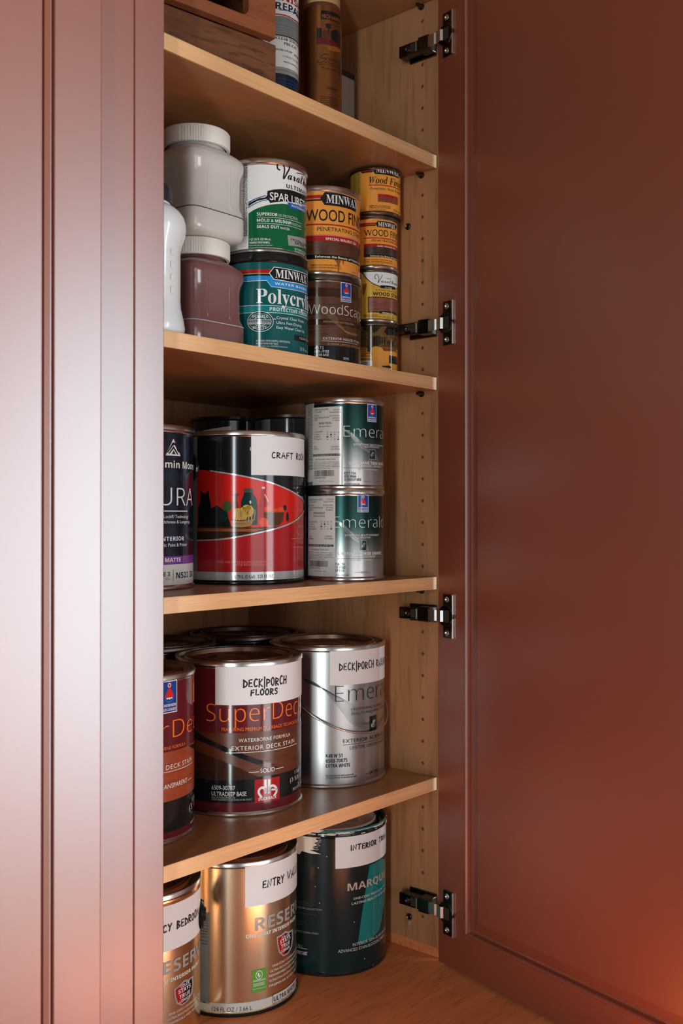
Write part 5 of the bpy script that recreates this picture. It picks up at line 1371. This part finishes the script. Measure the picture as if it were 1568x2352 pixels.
CANPOS = {  # x, y, z, facing, radius, height
 'vara': (0.3345, 0.0913, 1.8812, -134.61, 0.054, 0.1195),
 'poly': (0.3345, 0.0913, 1.7510, -134.61, 0.0562, 0.13),
 'mwq': (0.4495, 0.0965, 1.8748, -137.76, 0.054, 0.1205),
 'woods': (0.4495, 0.0965, 1.7510, -137.76, 0.0545, 0.1238),
 'hp4': (0.5525, 0.087, 1.7510, -140.68, 0.0355, 0.077),
 'hp3': (0.5525, 0.087, 1.8280, -140.68, 0.0355, 0.0772),
 'hp2': (0.5525, 0.087, 1.9052, -140.68, 0.0355, 0.0772),
 'hp1': (0.555, 0.0848, 1.9824, -140.81, 0.0365, 0.069),
 'aura': (0.17, 0.169, 1.4630, -126.96, 0.0828, 0.196),
 'craft': (0.3488, 0.1491, 1.4630, -133.36, 0.0828, 0.197),
 'emlow': (0.4729, 0.0735, 1.4630, -139.08, 0.054, 0.124),
 'emup': (0.472, 0.073, 1.5870, -139.07, 0.054, 0.124),
 'superT': (0.1501, 0.1444, 1.1739, -126.91, 0.0828, 0.194),
 'super': (0.3322, 0.1382, 1.1739, -133.17, 0.0828, 0.194),
 'emxw': (0.5094, 0.1383, 1.1739, -138.12, 0.0828, 0.196),
 'res2': (0.1733, 0.1596, 0.9123, -127.33, 0.0828, 0.196),
 'entry': (0.345, 0.159, 0.9123, -132.96, 0.0828, 0.196),
 'marq': (0.5135, 0.1388, 0.9123, -138.21, 0.0825, 0.199),
 'spray1': (0.3608, 0.1007, 2.0722, -135.12, 0.0325, 0.222),
 'spray2': (0.4686, 0.114, 2.0722, -137.76, 0.0292, 0.225),
}

# ------------------------------------------------------------------ cans
def can_root(name, label, cat, x, y, z, phi, group=None):
    return thing(name, label, cat, (x, y, z), math.radians(phi + 90.0), group)


def tin_can(key, label, x, y, z, phi, R, h, base, body='tin', rim='tin', lid='lid_tin', seg=128, plug=0.84, black_base=False, lz0=0.0055, lz1=None, group=None, nopaint=False,
            name='paint_can', rimh=0.006):
    r = can_root(name, label, 'paint can', x, y, z, phi, group)
    lz1 = h - rimh - 0.003 if lz1 is None else lz1
    b = MB()
    b.lathe([(0.0, 0.0025), (R - 0.004, 0.0025), (R - 0.003, 0.0002), (R + 0.0004, 0.0), (R + 0.0016, 0.0014), (R + 0.0016, 0.0034), (R + 0.0002, 0.0050), (R - 0.0002, 0.0056), (R - 0.0002, h - rimh - 0.002)], seg, 1 if black_base else 0)
    b.build('can_body', [body, 'print_black'], r)
    b = MB()
    b.lathe([(R - 0.0004, h - rimh - 0.0025), (R + 0.0002, h - rimh - 0.0012), (R + 0.0018, h - rimh), (R + 0.0019, h - 0.002), (R + 0.0008, h - 0.0002), (R - 0.0008, h), (R - 0.0024, h - 0.001), (R - 0.0032, h - 0.006),
             (R * plug + 0.004, h - 0.0064), (R * plug + 0.002, h - 0.003), (R * plug + 0.0005, h - 0.0015), (R * plug - 0.0004, h - 0.003)], seg, 0)
    b.build('rim', rim, r)
    P = R * plug
    b = MB()
    b.lathe([(P - 0.0006, h - 0.004), (P - 0.0008, h - 0.0004), (P - 0.0022, h + 0.0006), (P - 0.004, h - 0.0006), (P - 0.0055, h - 0.0062), (P - 0.010, h - 0.0068), (P * 0.66, h - 0.0066), (P * 0.64, h - 0.0058), (P * 0.60, h - 0.0058), (P * 0.58, h - 0.0068), (0.0, h - 0.0070)], seg, 0)
    b.build('lid', lid, r)
    L = Label(R, seg)
    if base: L.ring(lz0 * 1000, lz1 * 1000, base, 1)
    spec = LABELS.get(key, {})
    L.run(spec.get('print', []))
    if L.b.f: L.build('label', r)
    if spec.get('sticker'):
        L2 = Label(R, seg); L2.run(spec['sticker']); L2.build('name_sticker', r)
    return r


def ear(r, R, z, ang, rad=0.016, m='print_black', th=0.005):
    """Round boss that a bail handle hooks into."""
    b = MB()
    M = Matrix.Rotation(math.radians(ang), 4, 'Z') @ Matrix.Translation((0, -R + 0.001, z)) @ Matrix.Rotation(math.radians(90), 4, 'X')
    b.lathe([(0.0, th), (rad * 0.4, th), (rad * 0.5, th * 0.7), (rad * 0.85, th * 0.7), (rad, th * 0.4), (rad, -0.002)], 36, M=M)
    return b.build('handle_ear', m, r)


def bail(r, R, z, zlow, a0, a1, m='tin', rad=0.0013):
    pts = []
    for k in range(41):
        t = k / 40.0; a = math.radians(a0 + (a1 - a0) * t)
        s_ = math.sin(math.pi * t); rr = R + 0.0035 + 0.0015 * s_
        pts.append((math.sin(a) * rr, -math.cos(a) * rr, z - (z - zlow) * (s_ ** 0.75)))
    b = MB(); b.tube(pts, rad, 8); return b.build('bail_handle', m, r)


P = CANPOS
# shelf of gallons and quarts in the middle, deck-stain shelf below, wall-paint cans on the counter
t = tin_can('aura', 'navy gallon paint can with white base band, leftmost on the third shelf down', *P['aura'], 'print_dnavy', group='gallon cans on the third shelf')
t = tin_can('craft', 'black and red gallon paint can with a CRAFT ROOM sticker', *P['craft'], 'print_black', body='print_black', black_base=True, group='gallon cans on the third shelf')
ear(t, 0.0828, 0.150, -58, 0.0225)
tin_can('emlow', 'lower of two stacked green-to-silver quart cans, standing on the shelf', *P['emlow'], 'emerald_print', seg=112, plug=0.80, group='green and silver quart cans')
tin_can('emup', 'upper of two stacked green-to-silver quart cans, red smear on its rim', *P['emup'], 'emerald_print', seg=112, plug=0.80, group='green and silver quart cans')
t = can_root('paint_canister', 'dark can half hidden behind the black and red gallon can', 'paint can', 0.443, 0.286, ZCC + 0.0003, -133)


def dark_canister(t, R, h, m, sticker_rng, tilt=0.0):
    b = MB(); b.lathe([(0, 0.002), (R - 0.003, 0.002), (R, 0.0), (R, h - 0.006)], 72); b.build('can_body', m, t)
    b = MB(); b.lathe([(R, h - 0.006), (R + 0.0016, h - 0.004), (R + 0.0012, h), (R - 0.002, h - 0.0005), (R - 0.003, h - 0.006)], 72); b.build('rim', 'tin_dark' if m == 'print_dgrey' else 'print_black', t)
    b = MB(); b.lathe([(R - 0.003, h - 0.005), (R * 0.8, h - 0.005), (R * 0.78, h - 0.002), (R * 0.75, h - 0.006), (0, h - 0.006)], 72); b.build('lid', 'tin_dark', t)
    L = Label(R, 72); u0, u1, v0, v1 = sticker_rng
    L.wrap([(u0, v0), (u1, v0 + tilt), (u1, v1 + tilt), (u0, v1)], [[0, 1, 2, 3]], 'offwhite', 2); L.build('paper_label', t)


dark_canister(t, 0.0515, 0.2335, 'print_dnavy', (-36, 8, 190, 213), 6)
t = can_root('paint_canister', 'charcoal can with metal rim behind the stacked quart cans', 'paint can', 0.5405, 0.243, ZCC + 0.0003, -133)
dark_canister(t, 0.0535, 0.2405, 'print_dgrey', (-62, -36, 120, 234))
t = tin_can('superT', 'maroon gallon can with orange wood picture, leftmost on the deck-stain shelf', *P['superT'], 'print_maroon', group='gallon cans on the fourth shelf')
t = tin_can('super', 'maroon gallon can with a DECK/PORCH FLOORS sticker', *P['super'], 'print_maroon', group='gallon cans on the fourth shelf')
b = MB(); b.box(-0.030, 0.026, -0.012, 0.034, 0.1876, 0.1879); b.build('lid_label', 'print_brown', t)
t = tin_can('emxw', 'silver gallon can with wire handle and a DECK/PORCH RAILING sticker', *P['emxw'], 'silver_can', body='silver_can', group='gallon cans on the fourth shelf')
ear(t, 0.0828, 0.146, -46, 0.009, 'tin', 0.003); ear(t, 0.0828, 0.146, 134, 0.009, 'tin', 0.003)
bail(t, 0.0828, 0.146, 0.0735, -46, 134)
b = MB(); b.box(-0.020, 0.030, -0.022, 0.014, 0.1896, 0.1899); b.build('lid_label', 'print_brown', t)
POSX = {'gal_a': (0.333, 0.3100, ZD + 0.0003, -131.0, 0.0828, 0.196), 'gal_b': (0.505, 0.3100, ZD + 0.0003, -133.5, 0.0828, 0.196)}
tin_can('gal_a', 'dark gallon can at the back of the deck-stain shelf, behind the two maroon cans', *POSX['gal_a'], 'print_dgrey', lid='tin_dark', rim='tin_dark', group='gallon cans at the back')
t = tin_can('gal_b', 'dark gallon can at the back, lid showing between maroon and silver cans', *POSX['gal_b'], 'print_dnavy', lid='tin_dark', rim='tin_dark', group='gallon cans at the back')
L = Label(0.0828, 128); L.band(-4, 40, 160, 182, 'offwhite', 3); L.build('paper_label', t)
t = tin_can('res2', 'shiny gallon can with a BEDROOM sticker, cut by the red-brown stile', *P['res2'], 'mirror_can', body='mirror_can', black_base=False, group='shiny gallon cans on the counter')
ear(t, 0.0828, 0.146, 84, 0.018, th=0.0085)
t = tin_can('entry', 'shiny silver-gold gallon can with an ENTRY WALLS sticker', *P['entry'], 'mirror_can', body='mirror_can', group='shiny gallon cans on the counter')
b = MB(); b.lathe([(0.0815, 0.0003), (0.0846, 0.0), (0.0850, 0.0012), (0.0848, 0.0036), (0.0836, 0.0042)], 128); b.build('base_ring', 'print_black', t)
t = tin_can('marq', 'dark teal gallon can with an INTERIOR TRIM sticker and dried white paint', *P['marq'], 'marquee_print', body='print_black', rim='print_black', lid='print_cream', black_base=True)
b = MB(); R_ = random.Random(4)
for k in range(26):   # dried paint on the rim
    a0 = R_.uniform(-100, 120); a1 = a0 + R_.uniform(4, 26); hh = 0.199; w = R_.uniform(0.0005, 0.0010); zz = R_.uniform(hh - 0.006, hh - 0.0005)
    pts = [(math.sin(math.radians(a)) * (0.0840 + R_.uniform(-0.0004, 0.0002)), -math.cos(math.radians(a)) * 0.0840, zz + R_.uniform(-0.0006, 0.0006)) for a in [a0 + (a1 - a0) * i / 6 for i in range(7)]]
    b.tube(pts, w, 6)
b.build('dried_paint', 'print_cream', t)

# second shelf: quarts and half pints in stacks
tin_can('poly', 'teal plastic quart tub under the white and green can', *P['poly'], 'print_teal', body='print_teal', rim='print_black', lid='print_black', seg=112, plug=0.80, rimh=0.010)
tin_can('vara', 'white and green quart can standing on the teal tub', *P['vara'], 'print_white', seg=112, plug=0.80)
tin_can('woods', 'wood-patterned brown quart can under the yellow quart can', *P['woods'], 'stain_print', rim='tin_dark', seg=112, plug=0.80)
tin_can('mwq', 'yellow quart can of walnut stain on top of the brown can', *P['mwq'], 'print_yellow', seg=112, plug=0.80)
HPG = 'half-pint stain cans in one stack'
tin_can('hp4', 'lowest half-pint yellow can of the stack, smeared with dark stain', *P['hp4'], 'print_yellow', seg=96, plug=0.78, rimh=0.004, rim='tin_dark', group=HPG)
tin_can('hp3', 'half-pint mustard can with a white shield and brown wood swatch, third down the stack', *P['hp3'], 'print_mustard', seg=96, plug=0.78, rimh=0.004, rim='tin_dark', group=HPG)
tin_can('hp2', 'half-pint yellow can with dark walnut band, second down the stack', *P['hp2'], 'print_yellow', seg=96, plug=0.78, rimh=0.004, rim='tin_dark', group=HPG)
tin_can('hp1', 'topmost half-pint yellow can of the stack, small red-brown swatch', *P['hp1'], 'print_yellow', seg=96, plug=0.78, rimh=0.004, rim='tin_dark', group=HPG, body='tin_dark')
t = can_root('spray_bottle', 'dark bottle in shadow behind the yellow quart and half-pint cans', 'bottle', 0.556, 0.163, ZB + 0.0003, -133)
b = MB(); b.lathe([(0, 0.002), (0.028, 0.0), (0.030, 0.003), (0.030, 0.235), (0.027, 0.250), (0.014, 0.258), (0.013, 0.264)], 56); b.build('bottle_body', 'print_dnavy', t)
b = MB(); b.lathe([(0.0155, 0.2642), (0.0155, 0.286), (0.013, 0.288), (0.0, 0.288)], 40); b.build('cap', 'print_black', t)
L = Label(0.030, 56); L.band(-10, 6, 205, 232, 'labelgrey', 2); L.build('paper_label', t)


def grip_jar(name, label, x, y, z, body, line):
    """Square plastic jar with a pinched waist and a ribbed screw lid."""
    t = thing(name, label, 'jar', (x, y, z), 0.0, 'square plastic jars with ribbed lids')
    secs = [(0.0, 0.036, 5), (0.0015, 0.041, 5.5), (0.005, 0.0448, 6), (0.010, 0.046, 6.5), (0.029, 0.0462, 6.5), (0.034, 0.0455, 6.5), (0.041, 0.0432, 6), (0.050, 0.0426, 6), (0.074, 0.0426, 6), (0.082, 0.0436, 6), (0.088, 0.0456, 6.5), (0.092, 0.0462, 6.5),
            (0.098, 0.0460, 6.5), (0.1015, 0.0448, 6), (0.1055, 0.0415, 4.6), (0.1085, 0.0385, 3.2), (0.1105, 0.0368, 2.3), (0.1125, 0.036, 2), (0.116, 0.036, 2)]
    b = MB(); N = 96; vs = []
    for zz, w, n in secs:
        for k in range(N):
            a = 2 * math.pi * k / N; r = w / ((abs(math.cos(a)) ** n + abs(math.sin(a)) ** n) ** (1.0 / n)); vs.append((r * math.cos(a), r * math.sin(a), zz))
    fs = [(i * N + k, i * N + (k + 1) % N, (i + 1) * N + (k + 1) % N, (i + 1) * N + k) for i in range(len(secs) - 1) for k in range(N)]
    fs.append(list(range(N))[::-1]); b.add(vs, fs, 0, True); b.build('jar_body', body, t)
    # moulded ridges down the middle of each pinched side
    for rot in range(1):
        M = Matrix.Rotation(rot * math.pi / 2, 4, 'Z')
        for xx in (-0.019, 0.017):
            b = MB(); b.tube([M @ Vector((xx, -0.0442, 0.036)), M @ Vector((xx, -0.0424, 0.044)), M @ Vector((xx, -0.0424, 0.080)), M @ Vector((xx, -0.0446, 0.088))], 0.0009, 8); b.build('grip_ridge', body, t)
    b = MB(); vs = []
    for zz, w in ((line, 0.04645), (line + 0.0011, 0.04645)):
        n = 6.5
        for k in range(N):
            a = 2 * math.pi * k / N; r = w / ((abs(math.cos(a)) ** n + abs(math.sin(a)) ** n) ** (1.0 / n)); jz = 0.0 if body == 'jar_brown' else 0.0004 * math.sin(k * 3.3)
            vs.append((r * math.cos(a), r * math.sin(a), zz + jz))
    b.add(vs, [(k, (k + 1) % N, N + (k + 1) % N, N + k) for k in range(N)], 0, True); b.build('fill_line', 'fill_line_pale' if body == 'jar_brown' else 'print_dgrey', t)
    b = MB(); ribs = 140
    def rib(a, r, zz):
        rr = r + (0.00028 * math.cos(a * ribs) if r > 0.0405 and 0.1155 < zz < 0.1335 else 0.0)
        return math.sin(a) * rr, -math.cos(a) * rr
    b.lathe([(0.0378, 0.1140), (0.0412, 0.1142), (0.0418, 0.1160), (0.0418, 0.1330), (0.0408, 0.1346), (0.0385, 0.1352), (0.037, 0.1346), (0.0, 0.1346)], 560, shape=rib); b.build('lid', 'lid_white', t)
    return t


grip_jar('storage_jar', 'brown square plastic jar with white lid, standing on the shelf', 0.2265, 0.1030, ZB + 0.0003, 'jar_brown', 0.0315)
grip_jar('storage_jar', 'grey-white square plastic jar stacked on the brown jar', 0.2265, 0.1030, ZB + 0.1358, 'jar_grey', 0.0300)
t = thing('glue_jug', 'white plastic jug with dark cap at the left edge of the second shelf', 'jug', (0.1090, 0.0585, ZB + 0.0003))
b = MB(); b.lathe([(0.0, 0.003), (0.040, 0.0006), (0.0445, 0.001), (0.0472, 0.004), (0.0478, 0.010), (0.0462, 0.020), (0.0434, 0.032), (0.0428, 0.040), (0.0428, 0.092), (0.0440, 0.102), (0.0476, 0.112), (0.0490, 0.119), (0.0488, 0.126), (0.0470, 0.133), (0.0430, 0.139), (0.0375, 0.1435), (0.0340, 0.1455), (0.0320, 0.147), (0.0320, 0.150)], 72)
b.build('jug_body', 'jug_white', t)
b = MB(); b.lathe([(0.0326, 0.1485), (0.0338, 0.149), (0.0338, 0.163), (0.0322, 0.1675), (0.026, 0.1685), (0.0, 0.1685)], 60); b.build('cap', 'cap_navy', t)
b = MB()
for k, zz in enumerate((0.048, 0.062, 0.076, 0.090)):
    a = math.radians(12); M = Matrix.Rotation(a, 4, 'Z'); b.box(-0.003, 0.004, -0.0436, -0.0424, zz - 0.004, zz + 0.004, M=M, bev=0.0008)
b.build('grip_pad', 'jug_white', t)

# top shelf: crate, aerosols, carton
cr = thing('wooden_crate', 'dark walnut crate with a hand hole and a projecting upper board', 'crate', (0.282, 0.020, ZA + 0.0003), math.radians(-8.3))
b = MB(); b.box(-0.235, 0.0105, 0.013, 0.025, 0.0, 0.0625, bev=0.0012); b.build('lower_board', 'walnut', cr)
b = MB()
hx0, hx1, hz0, hz1 = -0.150, -0.040, 0.0775, 0.112
b.box(-0.235, hx0, 0.0, 0.012, 0.063, 0.190); b.box(hx1, 0.0, 0.0, 0.012, 0.063, 0.190); b.box(hx0, hx1, 0.0, 0.012, 0.063, hz0); b.box(hx0, hx1, 0.0, 0.012, hz1, 0.190)
for (cx, cz, sx, sz) in ((hx1, hz0, -1, 1), (hx0, hz0, 1, 1), (hx1, hz1, -1, -1), (hx0, hz1, 1, -1)):   # rounded corners of the hand hole
    pts = [(cx, cz)] + [(cx + sx * 0.010 * (1 - math.sin(q)), cz + sz * 0.010 * (1 - math.cos(q))) for q in [math.pi / 2 * i / 6 for i in range(7)]]
    n = len(pts); vs = [(p[0], 0.0, p[1]) for p in pts] + [(p[0], 0.012, p[1]) for p in pts]
    b.add(vs, [list(range(n)), list(range(n, 2 * n))[::-1]] + [(i, (i + 1) % n, n + (i + 1) % n, n + i) for i in range(n)])
b.build('upper_board', ['crate_rim'], cr)
b = MB(); b.box(-0.235, -0.224, 0.0255, 0.262, 0.0, 0.190); b.build('side_board', 'walnut', cr)
b = MB(); b.box(-0.011, 0.0, 0.0255, 0.262, 0.0, 0.190); b.build('side_board', 'walnut', cr)
b = MB(); b.box(-0.223, -0.012, 0.250, 0.262, 0.0, 0.190); b.build('back_board', 'walnut', cr)
b = MB(); b.box(-0.223, -0.012, 0.0255, 0.249, 0.0, 0.008); b.build('bottom_board', 'walnut', cr)


def aerosol(key, label, x, y, z, phi, R, h, base, capm, ch=0.055, seg=72):
    t = can_root('aerosol_can', label, 'spray can', x, y, z, phi, 'aerosol cans on the top shelf')
    hb = h - ch
    b = MB(); b.lathe([(0, 0.006), (R * 0.8, 0.004), (R - 0.001, 0.0), (R + 0.0006, 0.001), (R + 0.0006, 0.004), (R - 0.0002, 0.006), (R - 0.0002, hb), (R - 0.001, hb + 0.003), (R * 0.86, hb + 0.012), (R * 0.55, hb + 0.017), (R * 0.5, hb + 0.019)], seg)
    b.build('can_body', 'tin', t)
    L = Label(R, seg); L.ring(6.2, hb * 1000, base, 1); L.run(LABELS.get(key, {}).get('print', [])); L.build('label', t)
    b = MB(); b.lathe([(R * 0.92, hb + 0.006), (R * 0.94, hb + 0.012), (R * 0.90, h - 0.004), (R * 0.84, h), (0, h)], 60); b.build('cap', capm, t)
    return t


aerosol('spray1', 'white aerosol can with red, blue and grey label beside the crate', *P['spray1'], 'print_white', 'lid_white')
aerosol('spray2', 'gold-brown aerosol can with black printing, right of the white one', *P['spray2'], 'gold_can', 'print_tan', 0.034)
t = thing('carton', 'small pale carton with a black top behind the gold-brown aerosol can', 'box', (0.574, 0.172, ZA + 0.0003), 0.0)
b = MB(); b.box(-0.024, 0.022, -0.012, 0.012, 0.0, 0.152, bev=0.001); b.box(-0.025, 0.0232, -0.0132, 0.0132, 0.0, 0.070, bev=0.001); b.build('carton_body', 'carton_white', t)
b = MB(); b.box(-0.0245, 0.0225, -0.0125, 0.0125, 0.1522, 0.161, bev=0.001); b.build('carton_top', 'print_black', t)
